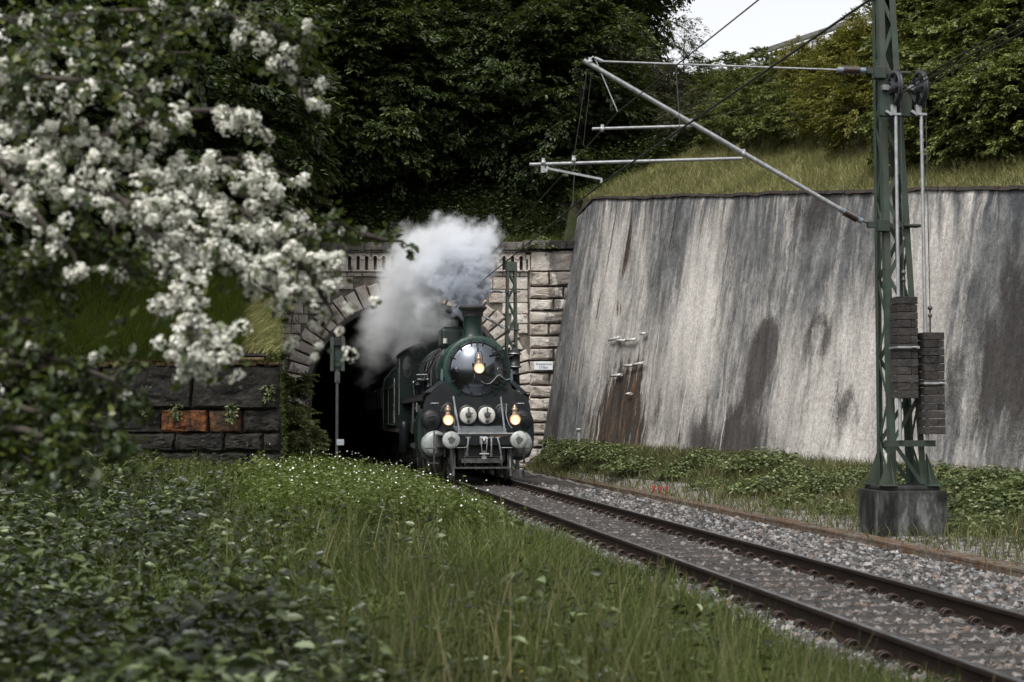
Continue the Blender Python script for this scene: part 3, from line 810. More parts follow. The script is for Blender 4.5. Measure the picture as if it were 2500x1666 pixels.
abut = thing('stone_abutment', 'blackened block-built abutment wall with mossy top left of the tunnel', 'wall')
def ax_(px, Y=40.0): return P(px, 900, Y).x
def az_(py, Y=40.0): return P(400, py, Y).z
b = MB(); b.box(((-14 - 5.86) / 2, 40.7, 1.15), (14 - 5.86, 1.2, 3.3)); b.build('core', ab_mat, abut)
b = MB(); rows = [(az_(1168), az_(1106), [60, 395, 488, 606, 690], .02), (az_(1103), az_(1058), [200, 330, 430, 550, 645, 686], 0), (az_(1000) + .01, az_(892), [40, 250, 470, 683], .06)]
for za, zb, xs, pr_ in rows:
    for xa, xb in zip(xs[:-1], xs[1:]):
        rustic(b, [(ax_(xa) + .015, za + .015), (ax_(xb) - .015, za + .015), (ax_(xb) - .015, zb - .015), (ax_(xa) + .015, zb - .015)], 40.08, .16 + pr_, .05, .02)
rustic(b, [(ax_(60), az_(1056)), (ax_(392), az_(1056)), (ax_(392), az_(1002)), (ax_(60), az_(1002))], 40.08, .12, .05, .02)
rustic(b, [(ax_(594), az_(1056)), (ax_(686), az_(1056)), (ax_(686), az_(1002)), (ax_(594), az_(1002))], 40.08, .14, .05, .02)
roughen(b.build('dark_blocks', ab_mat, abut), 4, .085, 2.6)
for xa, xb, om in ((396, 508, or_mat), (514, 590, or_mat2)):
    b = MB(); rustic(b, [(ax_(xa), az_(1056)), (ax_(xb), az_(1056)), (ax_(xb), az_(1002)), (ax_(xa), az_(1002))], 40.08, .17, .04, .02)
    tag(roughen(b.build('orange_block', om, abut), 4, .06, 3.5), 'orange-stained sandstone block')
b = MB()
for k in range(60):
    xa = -14 + k * .138
    b.box((xa + .07, 40.25 + rng.uniform(-.05, .05), az_(889) + rng.uniform(-.03, .035)), (.24, .84, .07 + rng.uniform(0, .03)), ry=rng.uniform(-.06, .06), rx=rng.uniform(-.03, .03), ch=.03)
b.build('moss_cap', moss_mat, abut)
wing = thing('wing_wall', 'low stone wing wall rising to the portal, topped with dry grass', 'wall')
def wx(y): return -5.75 - (y - 40) * .168
def wz(y): return float(np.interp(y, [40, 43, 63], [2.95, 3.7, 7.3]))
b = MB(); ys = np.linspace(40.9, 63.0, 30)
for a, c0 in zip(ys[:-1], ys[1:]):
    b.add([(wx(a), a, -1), (wx(c0), c0, -1), (wx(c0) - .25, c0, wz(c0)), (wx(a) - .25, a, wz(a)), (wx(a) - 1.1, a, -1), (wx(c0) - 1.1, c0, -1), (wx(c0) - 1.1, c0, wz(c0)), (wx(a) - 1.1, a, wz(a))], [(0, 1, 2, 3), (3, 2, 6, 7), (7, 6, 5, 4)])
b.build('wall_face', ab_mat, wing)
straw = simple('dry_thatch', (.22, .17, .09), 1.0, 0, 14, .5, (.10, .08, .04), .6, .9)
b = MB()
for a, c0 in zip(ys[:-1], ys[1:]): b.beam((wx(a) - .62 + rng.uniform(-.08, .08), a, wz(a) - .10), (wx(c0) - .62 + rng.uniform(-.08, .08), c0 + .3, wz(c0) - .10), .8, .10)
b.build('thatch_cap', straw, wing)

# ------------------------------------------------------------------ steam locomotive
def paint(name, col, rough=.35, dirt=.5, coat=0.12): return simple(name, col, rough, 0, 3.5, .25, (.030, .026, .023), dirt, .08, .3, coat)
green = paint('locomotive_green', (.009, .022, .018))
green2 = paint('smokebox_ring_green', (.013, .038, .030), .4, .3)
blackp = paint('black_enamel', (.010, .012, .014), .38, .4)
blackm = simple('matt_black', (.014, .014, .014), .7, 0, 5, .4, (.05, .045, .04), .4)
door_m = simple('polished_black', (.10, .11, .13), .20, .95, 2, .12, (.05, .05, .05), .3, 0, .7, .8)
greyp = simple('pale_grey_paint', (.33, .35, .33), .45, .1, 9, .25, (.08, .075, .07), .85, .1)
whitem = simple('dirty_white_enamel', (.55, .54, .50), .4, 0, 6, .15, (.16, .14, .12), .6)
steel = simple('bright_steel', (.42, .42, .42), .35, .9, 9, .3, (.08, .07, .06), .5)
dsteel = simple('dark_steel', (.10, .10, .10), .5, .6, 9, .4, (.05, .04, .03), .5)
brass = simple('aged_brass', (.42, .30, .20), .4, .5, 20, .3, (.10, .07, .05), .5)
L_Y = 42.47
_p = T(-.10, L_Y)
loco = thing('steam_locomotive', 'dark green steam locomotive with three lit headlamps coming out of the tunnel', 'steam locomotive', _p, TH)
BZ = 2.925
# smokebox and boiler
b = MB(); b.lathe([(.0, 2.02), (.70, 2.02), (.70, 1.96), (.76, 1.95), (.90, 1.95), (.92, 1.98), (.92, 4.0)], (0, 0, BZ), (0, 1, 0), 64)
b.build('smokebox', green2, loco)
b = MB()
for i in range(44):
    a = 2 * math.pi * i / 44; b.sphere((.845 * math.sin(a), 1.945, BZ + .845 * math.cos(a)), .016, 8, (1, .7, 1))
b.build('rivet_ring', blackp, loco)
b = MB(); b.lathe([(0, 1.64)] + [(1.03 * math.sin(a), 1.64 + 1.03 * (1 - math.cos(a))) for a in np.linspace(.04, .745, 12)] + [(.715, 1.92), (.72, 1.96)], (0, 0, BZ), (0, 1, 0), 64)
door = b.build('smokebox_door', door_m, loco)
b = MB()
for i in range(14):
    a = 2 * math.pi * (i + .5) / 14; ca, sa = math.cos(a), math.sin(a)
    c0 = Vector((.725 * sa, 1.90, BZ + .725 * ca)); o_ = Vector((sa, 0, ca))
    b.beam(c0 - o_ * .05, c0 + o_ * .09, .045, .035, (0, 1, 0)); b.cyl(c0 + Vector((0, .0, 0)), c0 - Vector((0, .05, 0)), .02, n=6)
b.lathe([(.735, 1.94), (.765, 1.93), (.77, 1.96)], (0, 0, BZ), (0, 1, 0), 64)
for zz in (.42, -.42): b.beam((.38, 1.70, BZ + zz), (.80, 1.90, BZ + zz * 1.28), .06, .03, (0, 1, 0))
b.cyl((.79, 1.9, BZ - .62), (.79, 1.9, BZ + .62), .022, n=8)
b.tube([(0, 1.93, BZ + .75), (0, 1.82, BZ + .70), (0, 1.76, BZ + .60), (.01, 1.73, BZ + .53)], [.022, .018, .018, .022], 8)
b.build('door_clamps', blackp, door)
b = MB()
for sx_ in (-1, 1): b.tube([(sx_ * .56 + .02, 1.80, BZ + .06), (sx_ * .56 - .03, 1.73, BZ + .03), (sx_ * .56 - .03, 1.73, BZ - .03), (sx_ * .56 + .02, 1.80, BZ - .07)], .009, 6)
b.build('grab_handle', steel, door)
b = MB(); b.lathe([(.86, 4.0), (.86, 8.3), (.93, 8.5), (.95, 10.55)], (0, 0, BZ + .02), (0, 1, 0), 56)
b.build('boiler', green, loco)
b = MB()
for y in (4.02, 4.9, 5.8, 6.7, 7.6, 8.5, 9.4, 10.2):
    b = MB()
    r_ = .925 if y < 4.1 else (.872 if y < 8.3 else .955); b.lathe([(r_ - .02, y - .03), (r_, y - .03), (r_, y + .03), (r_ - .02, y + .03)], (0, 0, BZ + .02), (0, 1, 0), 56); b.build('boiler_band', simple('band_steel', (.09, .11, .10), .4, .5, 9, .3), loco)
b = MB(); b.lathe([(.50, -.17), (.42, -.06), (.33, .05), (.275, .16), (.262, .3), (.262, .66), (.275, .68), (.285, .72), (.31, .80), (.385, .86), (.385, .90), (.36, .93), (.30, .92), (.24, .90), (.22, .7), (.22, .2)], (0, 3.05, 3.78), (0, 0, 1), 40)
b.build('chimney', green, loco)
b = MB(); b.lathe([(.278, .64), (.290, .73), (.315, .80), (.395, .86), (.395, .905), (.36, .935), (.30, .925)], (0, 3.05, 3.78), (0, 0, 1), 40)
b.build('chimney_lip', blackm, loco)
b = MB(); b.box((-.48, 4.35, 3.88), (.62, 1.0, .56), ch=.1); b.box((-.46, 4.3, 4.17), (.50, .8, .05), ch=.02); b.build('feedwater_box', green, loco)
b = MB(); b.cyl((-.68, 3.84, 3.72), (-.68, 3.84, 3.86), .06, n=12); b.build('drain_cup', whitem, loco)
b = MB(); b.lathe([(.42, 0), (.40, .3), (.34, .42), (.18, .52), (0, .54)], (0, 6.6, 3.65), (0, 0, 1), 28); b.build('steam_dome', green, loco)
# handrail and pipes
for sx_ in (-1, 1):
    b = MB(); pts = [(sx_ * .98, y, 3.32) for y in (2.0, 4, 6, 8, 10.4)]; b.tube(pts, .016, 8)
    for y in (2.1, 3.3, 4.5, 5.7, 6.9, 8.1, 9.3): b.cyl((sx_ * .98, y, 3.32), (sx_ * .84, y, 3.28), .013, n=6); b.sphere((sx_ * .98, y, 3.32), .028, 8)
    b.build('handrail', dsteel, loco)
b = MB()
b.tube([(-.9, 3.0, 3.5), (-.95, 3.6, 3.42), (-.97, 6, 3.05), (-1.0, 8, 2.9), (-1.05, 10.3, 2.85)], .022, 8)
b.tube([(-.6, 4.6, 3.72), (-.8, 4.7, 3.45), (-.98, 4.8, 3.0), (-1.0, 4.8, 2.4)], .03, 8)
b.tube([(-.65, 6.4, 3.6), (-.85, 6.4, 3.3), (-.96, 6.4, 2.9), (-.98, 6.4, 2.4)], .03, 8)
b.tube([(-.55, 7.3, 3.7), (-.85, 7.3, 3.4), (-.98, 7.2, 2.9), (-1.0, 7.2, 2.4)], .024, 8)
b.build('steam_pipes', dsteel, loco)
# cab
cabp = [(-1.5, 1.86), (-1.5, 3.60), (-1.35, 3.72), (-1.1, 3.86), (-.7, 4.02), (-.3, 4.12), (0, 4.15), (.3, 4.12), (.7, 4.02), (1.1, 3.86), (1.35, 3.72), (1.5, 3.60), (1.5, 1.86)]
b = MB(); b.prism(cabp, (0, 10.55, 0), (1, 0, 0), (0, 0, 1), (0, .05, 0))
for sx_ in (-1, 1): b.box((sx_ * 1.475, 11.5, 2.25), (.05, 1.8, .8)); b.box((sx_ * 1.475, 10.8, 3.1), (.05, .45, 1.0)); b.box((sx_ * 1.475, 12.3, 3.1), (.05, .25, 1.0))
b.box((0, 12.4, 2.4), (2.9, .05, 1.1)); cab = b.build('cab', green, loco)
rp = [(x * 1.06, z + .03) for x, z in cabp[1:-1]]; rp2 = rp + [(x, z + .05) for x, z in rp[::-1]]
b = MB(); b.prism(rp2, (0, 10.2, 0), (1, 0, 0), (0, 0, 1), (0, 2.9, 0)); b.build('cab_roof', blackm, cab)
glass_d = simple('dark_glass', (.02, .024, .026), .12, 0, 3, .2, None, 0, 0, .8, .5)
for sx_ in (-1, 1):
    b = MB(); el = [(.15 * math.cos(a), .33 * math.sin(a)) for a in np.linspace(0, 2 * math.pi, 25)[:-1]]
    b.prism(el, (sx_ * 1.27, 10.545, 3.30), (1, 0, 0), (0, 0, 1), (0, -.015, 0)); w_ = b.build('front_window', glass_d, cab)
    b = MB(); b.tube([(sx_ * 1.27 + x * 1.06, 10.53, 3.30 + z * 1.04) for x, z in el + [el[0]]], .016, 6, False); b.build('window_rim', dsteel, w_)
b = MB()
for sx_ in (-1, 1): b.cyl((sx_ * 1.53, 10.56, 1.75), (sx_ * 1.53, 10.56, 3.55), .014, n=8)
b.build('cab_corner_rail', greyp, cab)
# running boards
for sx_ in (-1, 1):
    b = MB(); b.box((sx_ * 1.18, 6.4, 2.25), (.56, 8.3, .045)); b.box((sx_ * 1.45, 6.4, 2.18), (.02, 8.3, .16))
    b.box((sx_ * 1.3, 2.1, 2.32), (.3, .3, .02))
    b.build('running_board', blackm, loco)
# front plate round the cylinders and outer cylinders
fp = [(-1.0, .66), (-1.30, .70), (-1.42, .95), (-1.45, 1.5), (-1.44, 1.95), (-1.36, 2.2), (-1.25, 2.27), (-1.0, 2.46), (-.86, 2.62), (-.5, 2.2), (.5, 2.2), (.86, 2.62), (.98, 2.36), (1.25, 2.26), (1.36, 2.2), (1.44, 1.95), (1.45, 1.5), (1.42, .95), (1.30, .70), (1.0, .66)]
b = MB(); b.prism(fp, (0, 1.9, 0), (1, 0, 0), (0, 0, 1), (0, .25, 0)); b.build('cylinder_front_plate', blackp, loco)
b = MB(); b.prism([(-.86, 1.3), (.86, 1.3), (.86, 2.5), (.45, 2.4), (-.45, 2.4), (-.86, 2.5)], (0, 2.1, 0), (1, 0, 0), (0, 0, 1), (0, 1.3, 0)); b.build('smokebox_saddle', blackp, loco)
for sx_ in (-1, 1):
    cp = [(.9, 1.86), (1.25, 1.95), (1.45, 1.84), (1.56, 1.6), (1.585, 1.2), (1.56, .85), (1.44, .58), (1.2, .47), (.95, .52), (.85, .7)]
    b = MB(); b.prism([(sx_ * x, z) for x, z in cp], (0, 2.15, 0), (1, 0, 0), (0, 0, 1), (0, 1.2, 0)); cyl_ = b.build('outer_cylinder', green, loco)
    b = MB(); b.lathe([(0, 1.70), (.22, 1.71), (.29, 1.735), (.315, 1.77), (.33, 1.79), (.35, 1.80), (.36, 2.2)], (sx_ * 1.13, 0, .94), (0, 1, 0), 40); b.build('cylinder_cover', simple('cover_grey', (.27, .29, .28), .45, .1, 7, .3, (.06, .055, .05), .8, .1), cyl_)
    b = MB(); b.lathe([(0, 1.80), (.2, 1.81), (.235, 1.83), (.25, 1.86), (.28, 1.87), (.28, 2.2)], (sx_ * 1.22, 0, 1.57), (0, 1, 0), 36)
    b.cyl((sx_ * 1.22, 1.80, 1.57), (sx_ * 1.22, 1.72, 1.57), .04, n=10); b.tube([(sx_ * 1.22 - .12, 1.78, 1.66), (sx_ * 1.22 + .1, 1.76, 1.7)], .015, 6)
    for i in range(10): a = 2 * math.pi * i / 10; b.sphere((sx_ * 1.22 + .215 * math.cos(a), 1.82, 1.57 + .215 * math.sin(a)), .014, 6)
    b.build('valve_cover', blackp, cyl_)
    b = MB(); b.box((sx_ * 1.02, 1.45, 1.02), (.25, .5, .34), ch=.03); b.beam((sx_ * 1.2, 1.4, 1.28), (sx_ * 1.2, 1.4, .5), .025, .04); b.beam((sx_ * .92, 1.4, 1.28), (sx_ * .92, 1.4, .6), .025, .04)
    b.box((sx_ * 1.25, 1.4, .83), (.34, .25, .03)); b.box((sx_ * 1.25, 1.4, .44), (.30, .25, .03)); b.beam((sx_ * 1.2, 1.4, .5), (sx_ * 1.2, 1.4, .42), .3, .02)
    b.build('front_steps', dsteel, loco)
    b = MB(); b.tube([(sx_ * 1.05, 1.85, 2.0), (sx_ * 1.05, 1.75, 2.02), (sx_ * 1.25, 1.75, 2.02), (sx_ * 1.25, 1.85, 2.0)], .016, 6); b.build('grab_rail', greyp, loco)
    b = MB(); b.beam((sx_ * .93, 1.95, 2.62), (sx_ * 1.38, 2.3, 2.27), .10, .02, (0, 1, 0)); b.beam((sx_ * .93, 2.0, 2.95), (sx_ * .95, 2.0, 2.6), .07, .02, (0, 1, 0)); b.build('side_stay', simple('blue_grey_steel', (.14, .16, .18), .35, .6, 9, .3), loco)
# inner cylinder covers
for x in (-.25, .25):
    b = MB(); b.lathe([(0, 1.76), (.19, 1.765), (.222, 1.785), (.228, 1.80), (.23, 1.9)], (x, 0, 1.70), (0, 1, 0), 36); ic = b.build('inner_cylinder_cover', whitem, loco)
    b = MB(); b.lathe([(0, 1.62), (.05, 1.62), (.06, 1.68), (.085, 1.70), (.09, 1.77)], (x, 0, 1.72), (0, 1, 0), 6, False)
    b.beam((x, 1.68, 1.72), (x, 1.68, 1.90), .035, .03, (0, 1, 0)); b.beam((x, 1.66, 1.72), (x + .11, 1.66, 1.76), .03, .03, (0, 1, 0)); b.beam((x, 1.66, 1.72), (x - .07, 1.66, 1.66), .03, .03, (0, 1, 0))
    b.build('valve_spindle', dsteel, ic)
    b = MB(); b.lathe([(.02, 1.70), (.045, 1.70), (.045, 1.77)], (x, 0, 1.54), (0, 1, 0), 14); b.build('spindle_eye', dsteel, ic)
    b = MB(); b.lathe([(.235, 1.83), (.285, 1.83), (.29, 1.9)], (x, 0, 1.70), (0, 1, 0), 36); b.build('cover_seat', blackp, ic)
for x in (-.76, .70): b = MB(); b.lathe([(0, 1.82), (.17, 1.82), (.19, 1.84), (.2, 1.9)], (x, 0, 1.77), (0, 1, 0), 32); b.lathe([(.2, 1.86), (.25, 1.86), (.26, 1.9)], (x, 0, 1.77), (0, 1, 0), 32); b.build('dark_cover', blackp, loco)
b = MB(); b.add([(-.66, .68, 1.235), (.66, .68, 1.235), (.66, 1.88, 1.42), (-.66, 1.88, 1.42), (-.66, .68, 1.20), (.66, .68, 1.20), (.66, 1.88, 1.38), (-.66, 1.88, 1.38)], [(0, 1, 2, 3), (7, 6, 5, 4), (0, 4, 5, 1), (1, 5, 6, 2), (3, 7, 4, 0)])
b.box((0, 1.2, 1.19), (2.3, 1.3, .03)); b.build('front_deck', simple('deck_grey', (.12, .13, .14), .45, .3, 8, .3, (.05, .05, .05), .4), loco)
# buffer beam, buffers, hook and hoses
b = MB(); b.box((0, .62, 1.065), (2.0, .1, .30), ch=.01); bb = b.build('buffer_beam', blackp, loco)
b = MB(); b.box((0, .60, 1.226), (1.98, .18, .028), ch=.006); b.build('beam_edge', greyp, bb)
org = simple('orange_lettering', (.62, .26, .05), .6)
text('MHL I 10.08.07 M', .065, (.41, .562, 1.165), (R(90), 0, 0), bb, org, w=.44)
for sx_ in (-1, 1):
    b = MB(); b.lathe([(0, .002), (.08, .004), (.15, .014), (.205, .034), (.225, .05), (.225, .075), (.20, .085), (.06, .10)], (sx_ * .875, 0, 1.06), (0, 1, 0), 44); bu = b.build('buffer', greyp, loco)
    b = MB(); b.cyl((sx_ * .875, .09, 1.06), (sx_ * .875, .35, 1.06), .065, n=16); b.lathe([(.10, .2), (.115, .22), (.13, .52), (.20, .55), (.20, .60)], (sx_ * .875, 0, 1.06), (0, 1, 0), 24); b.build('buffer_stock', dsteel, bu)
    b = MB(); pl = [((.088 + .012 * math.sin(3 * a + 1) + .01 * math.sin(5 * a)) * math.cos(a), (.088 + .010 * math.cos(4 * a)) * math.sin(a)) for a in np.linspace(0, 2 * math.pi, 29)[:-1]]
    b.prism(pl, (sx_ * .875, .004, 1.06), (1, 0, 0), (0, 0, 1), (0, -.007, 0)); b.build('grease_patch', simple('grease', (.07, .07, .07), .5, 0, 20, .3), bu)
b = MB(); b.box((0, .5, 1.05), (.2, .18, .2), ch=.02); b.beam((0, .5, 1.07), (0, .3, 1.07), .05, .1); b.tube([(0, .32, 1.1), (0, .26, 1.06), (0, .28, 1.0), (0, .36, .99)], .025, 8)
for sx_ in (-1, 1): b.tube([(sx_ * .07, .3, 1.12), (sx_ * .075, .27, .95), (sx_ * .055, .28, .78), (sx_ * .05, .3, .66)], .016, 8)
b.cyl((-.12, .29, .70), (.12, .29, .70), .02, n=8); b.cyl((0, .3, .78), (0, .3, .62), .03, n=8); b.cyl((-.10, .3, 1.10), (.10, .3, 1.10), .025, n=8); b.box((0, .3, .60), (.12, .05, .07))
b.build('screw_coupling', steel, loco)
for x, z1, lean_ in ((-.40, .72, -.02), (.20, .70, 0), (.37, .62, .06)):
    b = MB(); b.tube([(x, .55, 1.10), (x, .45, 1.12), (x, .38, 1.08), (x + lean_ * .6, .36, .95), (x + lean_, .37, .82), (x + lean_ * 1.6, .42, z1)], .024, 8); b.box((x, .44, 1.125), (.13, .04, .03)); b.cyl((x + lean_ * 1.6, .42, z1), (x + lean_ * 1.6, .44, z1 - .07), .036, n=8)
    b.build('brake_hose', simple('hose_rubber', (.16, .165, .17), .5, 0, 20, .3), loco)
b = MB(); b.tube([(-.72, .3, .86), (-.46, .3, .87), (-.44, .3, .93)], .010, 6); b.build('uncoupling_rod', greyp, loco); b = MB(); b.tube([(.44, .3, .86), (.74, .3, .86)], .010, 6); b.build('uncoupling_rod', greyp, loco)
b = MB(); b.box((0, .75, .52), (1.1, .04, .12)); b.box((0, .75, .62), (1.0, .03, .015)); b.beam((-.74, .62, .335), (.74, .62, .335), .03, .05)
for x in (-.45, .5): b.beam((x, .75, .9), (x, .73, .40), .04, .02)
for sx_ in (-1, 1): b.beam((sx_ * .72, .62, .33), (sx_ * .76, 1.0, .9), .03, .06); b.beam((sx_ * .75, .9, .9), (sx_ * .75, .72, .12), .05, .025, (0, 1, 0))
b.build('rail_guard', dsteel, loco)
b = MB(); b.box((0, 2.8, .75), (1.25, 4.0, .5), ch=.04); b.box((0, 7.5, .95), (1.1, 6, .7)); b.box((0, 12, .9), (1.2, 3.4, .6)); b.build('frame', blackm, loco)
# braces
b_m = simple('brace_grey', (.24, .26, .28), .35, .5, 9, .25, (.06, .06, .06), .4)
for sx_ in (-1, 1):
    b = MB(); b.tube([(sx_ * .64, 1.98, 2.25), (sx_ * .60, .82, 1.32)], .027, 10); b.box((sx_ * .60, .78, 1.29), (.08, .07, .13), ch=.01); b.build('smokebox_stay', b_m, loco)
# headlamps
m = Mt('lamp_lens'); co = m.n('TexCoord').outputs['Object']
gr_ = m.n('TexGradient', gradient_type='SPHERICAL', Vector=m.map(co, (5.5, 0.01, 5.5), loc=(0, 0, .35))).outputs['Fac']
c = m.ramp(gr_, [(0, (1.0, .33, .12)), (.5, (1.0, .45, .22)), (1, (1.0, .74, .45))])
lens_mat = m.fin(m.pr((.4, .3, .2), .15, 0, None, .5, c, m.math('MULTIPLY_ADD', gr_, 1.0, .55)))
def headlamp(x, y, z):
    b = MB(); b.lathe([(.150, 0), (.155, .01), (.155, .05), (.125, .09), (.125, .22), (0, .23)], (x, y, z), (0, 1, 0), 28); b.box((x, y + .12, z - .17), (.17, .14, .14), ch=.01); b.box((x, y + .12, z - .27), (.12, .1, .1), ch=.01)
    for k in (-1, 1): b.box((x + k * .155, y + .1, z + .09), (.05, .05, .11), ch=.01)
    b.tube([(x - .10, y + .12, z + .14), (x - .10, y + .12, z + .33), (x - .06, y + .12, z + .44), (x, y + .12, z + .47), (x + .06, y + .12, z + .44), (x + .10, y + .12, z + .33), (x + .10, y + .12, z + .14)], .009, 6)
    la = b.build('headlamp', blackp, loco)
    b = MB(); b.lathe([(.07, .12), (.065, .18), (.055, .22), (.078, .26), (.078, .285), (.045, .30), (.055, .33), (.05, .345), (.025, .36), (.03, .38), (0, .395)], (x, y + .12, z), (0, 0, 1), 18); b.build('lamp_chimney', brass, la)
    b = MB(); b.lathe([(.127, 0), (.142, -.006), (.15, .004), (.142, .012)], (x, y - .004, z), (0, 1, 0), 32); b.build('lamp_bezel', brass, la)
    b = MB(); b.lathe([(0, -.022), (.06, -.018), (.11, -.006), (.135, .008)], (0, 0, 0), (0, 1, 0), 28); le = b.build('lens', lens_mat, la); le.location = (x, y - .002, z)
headlamp(-.885, .75, 1.575); headlamp(.875, .75, 1.585); headlamp(.0, 1.42, 2.95)
b = MB(); b.box((-.885, .87, 1.33), (.2, .1, .18)); b.box((.875, .87, 1.33), (.2, .1, .18)); b.build('lamp_irons', blackp, loco)
b = MB(); b.tube([(.06, 1.55, 2.62), (.18, 1.6, 2.54), (.32, 1.65, 2.55), (.43, 1.72, 2.65), (.52, 1.76, 2.76), (.60, 1.8, 2.79), (.68, 1.84, 2.72), (.78, 1.88, 2.65), (.88, 1.92, 2.68)], .011, 6)
b.tube([(-.08, 1.55, 2.85), (-.12, 1.55, 2.78), (-.09, 1.55, 2.68)], .007, 6)
b.tube([(.66, .9, 2.0), (.64, .85, 1.7), (.72, .82, 1.45), (.8, .8, 1.36)], .010, 6); b.tube([(-.72, .9, 2.0), (-.70, .85, 1.7), (-.72, .82, 1.42)], .010, 6)
b.build('lamp_cable', greyp, loco)
# pumps and fittings
b = MB(); X_ = 1.12
b.lathe([(0, -.60), (.10, -.58), (.15, -.5), (.15, -.2), (.19, -.19), (.19, -.15), (.13, -.13), (.13, .0), (.20, .02), (.20, .06), (.16, .07), (.16, .36), (.20, .37), (.20, .41), (.14, .44), (.10, .50), (.04, .52), (.04, .60), (.055, .63), (.03, .68), (0, .70)], (X_, 2.75, 3.0), (0, 0, 1), 24)
b.cyl((X_ - .14, 2.75, 3.4), (X_ - .14, 2.75, 3.56), .035, n=8); b.cyl((X_ + .13, 2.75, 3.4), (X_ + .13, 2.75, 3.53), .03, n=8); b.box((X_, 2.9, 3.0), (.2, .25, .8)); pr_ = b.build('air_pump', blackp, loco)
for z_ in (2.86, 3.22): b = MB(); b.lathe([(.155, .16), (.205, .16), (.205, .185), (.155, .185)], (X_, 2.75, z_), (0, 0, 1), 24); b.build('pump_flange', steel, pr_)
b = MB()
for (x, y, r_, z0, z1) in ((-1.2, 4.9, .11, 2.3, 2.78), (-1.34, 5.3, .08, 2.3, 2.66), (-1.08, 4.6, .07, 2.3, 2.6)):
    b.lathe([(r_ * .8, z0), (r_, z0 + .04), (r_, z1 - .1), (r_ * 1.3, z1 - .09), (r_ * 1.3, z1 - .06), (r_ * .8, z1 - .05), (r_ * .5, z1), (0, z1 + .02)], (x, y, 0), (0, 0, 1), 18)
b.box((-1.15, 5.6, 2.42), (.35, .4, .3), ch=.03); lp = b.build('lubricator', blackp, loco)
b = MB(); b.cyl((-1.38, 4.9, 2.74), (-1.05, 4.9, 2.74), .018, n=8); b.tube([(-1.45, 5.2, 2.3), (-1.47, 5.2, 2.62), (-1.42, 5.1, 2.70)], .014, 6); b.cyl((-1.42, 4.7, 2.86), (-1.12, 4.7, 2.87), .015, n=6); b.sphere((-1.47, 5.2, 2.66), .035, 8); b.tube([(-1.4, 5.8, 2.42), (-1.25, 5.5, 2.33), (-1.1, 5.2, 2.38)], .02, 6); b.build('lubricator_levers', steel, lp)
b = MB(); b.lathe([(0, .28), (.10, .25), (.15, .17), (.165, .05), (.165, -.7), (.1, -.75)], (-1.42, 9.6, 1.3), (0, 0, 1), 22); b.build('reservoir', blackp, loco)
# motion: rods, links
b = MB()
b.beam((-1.32, 2.9, .93), (-1.32, 5.0, .93), .05, .14); b.beam((-1.28, 4.6, .95), (-1.28, 7.6, .80), .05, .16); b.beam((-1.2, 5.6, .80), (-1.2, 9.9, .80), .045, .13)
b.beam((-1.38, 4.2, 2.0), (-1.38, 4.3, .95), .04, .07); b.beam((-1.38, 3.3, 1.65), (-1.38, 6.2, 1.55), .04, .06); b.beam((-1.42, 5.9, 2.1), (-1.42, 6.3, 1.2), .05, .1); b.sphere((-1.45, 4.2, 1.9), .06, 8); b.sphere((-1.45, 3.6, 1.65), .05, 8)
b.cyl((-1.5, 3.5, 1.4), (-1.5, 3.5, 1.62), .03, n=8); b.cyl((-1.5, 3.45, 1.8), (-1.5, 3.45, 2.05), .035, n=8)
b.beam((1.32, 2.9, .93), (1.32, 5.0, .93), .05, .14); b.beam((1.28, 4.6, .95), (1.28, 7.6, .80), .05, .16)
b.build('connecting_rods', steel, loco)
def wheel(y, r_, parent, mats=(dsteel, blackm), spokes=12, one=None):
    for sx_ in (-1, 1):
        b = MB(); b.lathe([(r_ - .09, -.065), (r_, -.065), (r_ + .002, .03), (r_ + .028, .045), (r_ + .028, .07), (r_ - .05, .07), (r_ - .09, .07), (r_ - .09, -.065)], (sx_ * .752, y, r_), (-sx_, 0, 0), 44)
        ty = b.build('wheel', mats[0], parent)
        b = MB(); b.lathe([(0, -.09), (.11, -.09), (.12, .05), (0, .06)], (sx_ * .752, y, r_), (-sx_, 0, 0), 18)
        for k in range(spokes):
            a = 2 * math.pi * k / spokes; b.beam((sx_ * .75, y + .09 * math.cos(a), r_ + .09 * math.sin(a)), (sx_ * .75, y + (r_ - .07) * math.cos(a), r_ + (r_ - .07) * math.sin(a)), .05, .035)
        b.build('spokes', mats[1], ty)
wt = simple('worn_tyre', (.16, .16, .15), .4, .6, 7, .3, (.04, .03, .025), .6)
for y, r_, n_ in ((1.35, .475, 10), (3.45, .475, 10), (5.6, .935, 16), (7.6, .935, 16), (9.6, .935, 16), (12.0, .6, 12)): wheel(y, r_, loco, (wt, blackm), n_)

# ------------------------------------------------------------------ tender and carriage behind it
_p = T(-.10, L_Y + 13.3)
tender = thing('tender', 'dark green tender coupled behind the cab, half inside the tunnel mouth', 'tender', _p, TH)
b = MB(); tp = [(-1.42, 1.35), (-1.48, 1.5), (-1.48, 2.75), (-1.40, 3.1), (-1.15, 3.45), (-.8, 3.62), (.8, 3.62), (1.15, 3.45), (1.40, 3.1), (1.48, 2.75), (1.48, 1.5), (1.42, 1.35)]
b.prism(tp, (0, .4, 0), (1, 0, 0), (0, 0, 1), (0, 6.8, 0)); tb = b.build('water_tank', green, tender)
b = MB(); b.box((0, 4, 1.25), (2.9, 7.6, .14)); b.build('frame', blackm, tender)
b = MB()
for y in (.5, 3.9, 7.1): b.box((-1.485, y, 2.05), (.02, .04, 1.3))
b.box((-1.49, 3.8, 2.72), (.03, 6.7, .03)); b.box((-1.49, 3.8, 1.44), (.03, 6.7, .03)); b.build('side_ribs', simple('rib_green', (.07, .09, .075), .5, 0, 6, .3), tb)
b = MB(); b.box((-1.492, .85, 2.1), (.012, .26, .05)); 
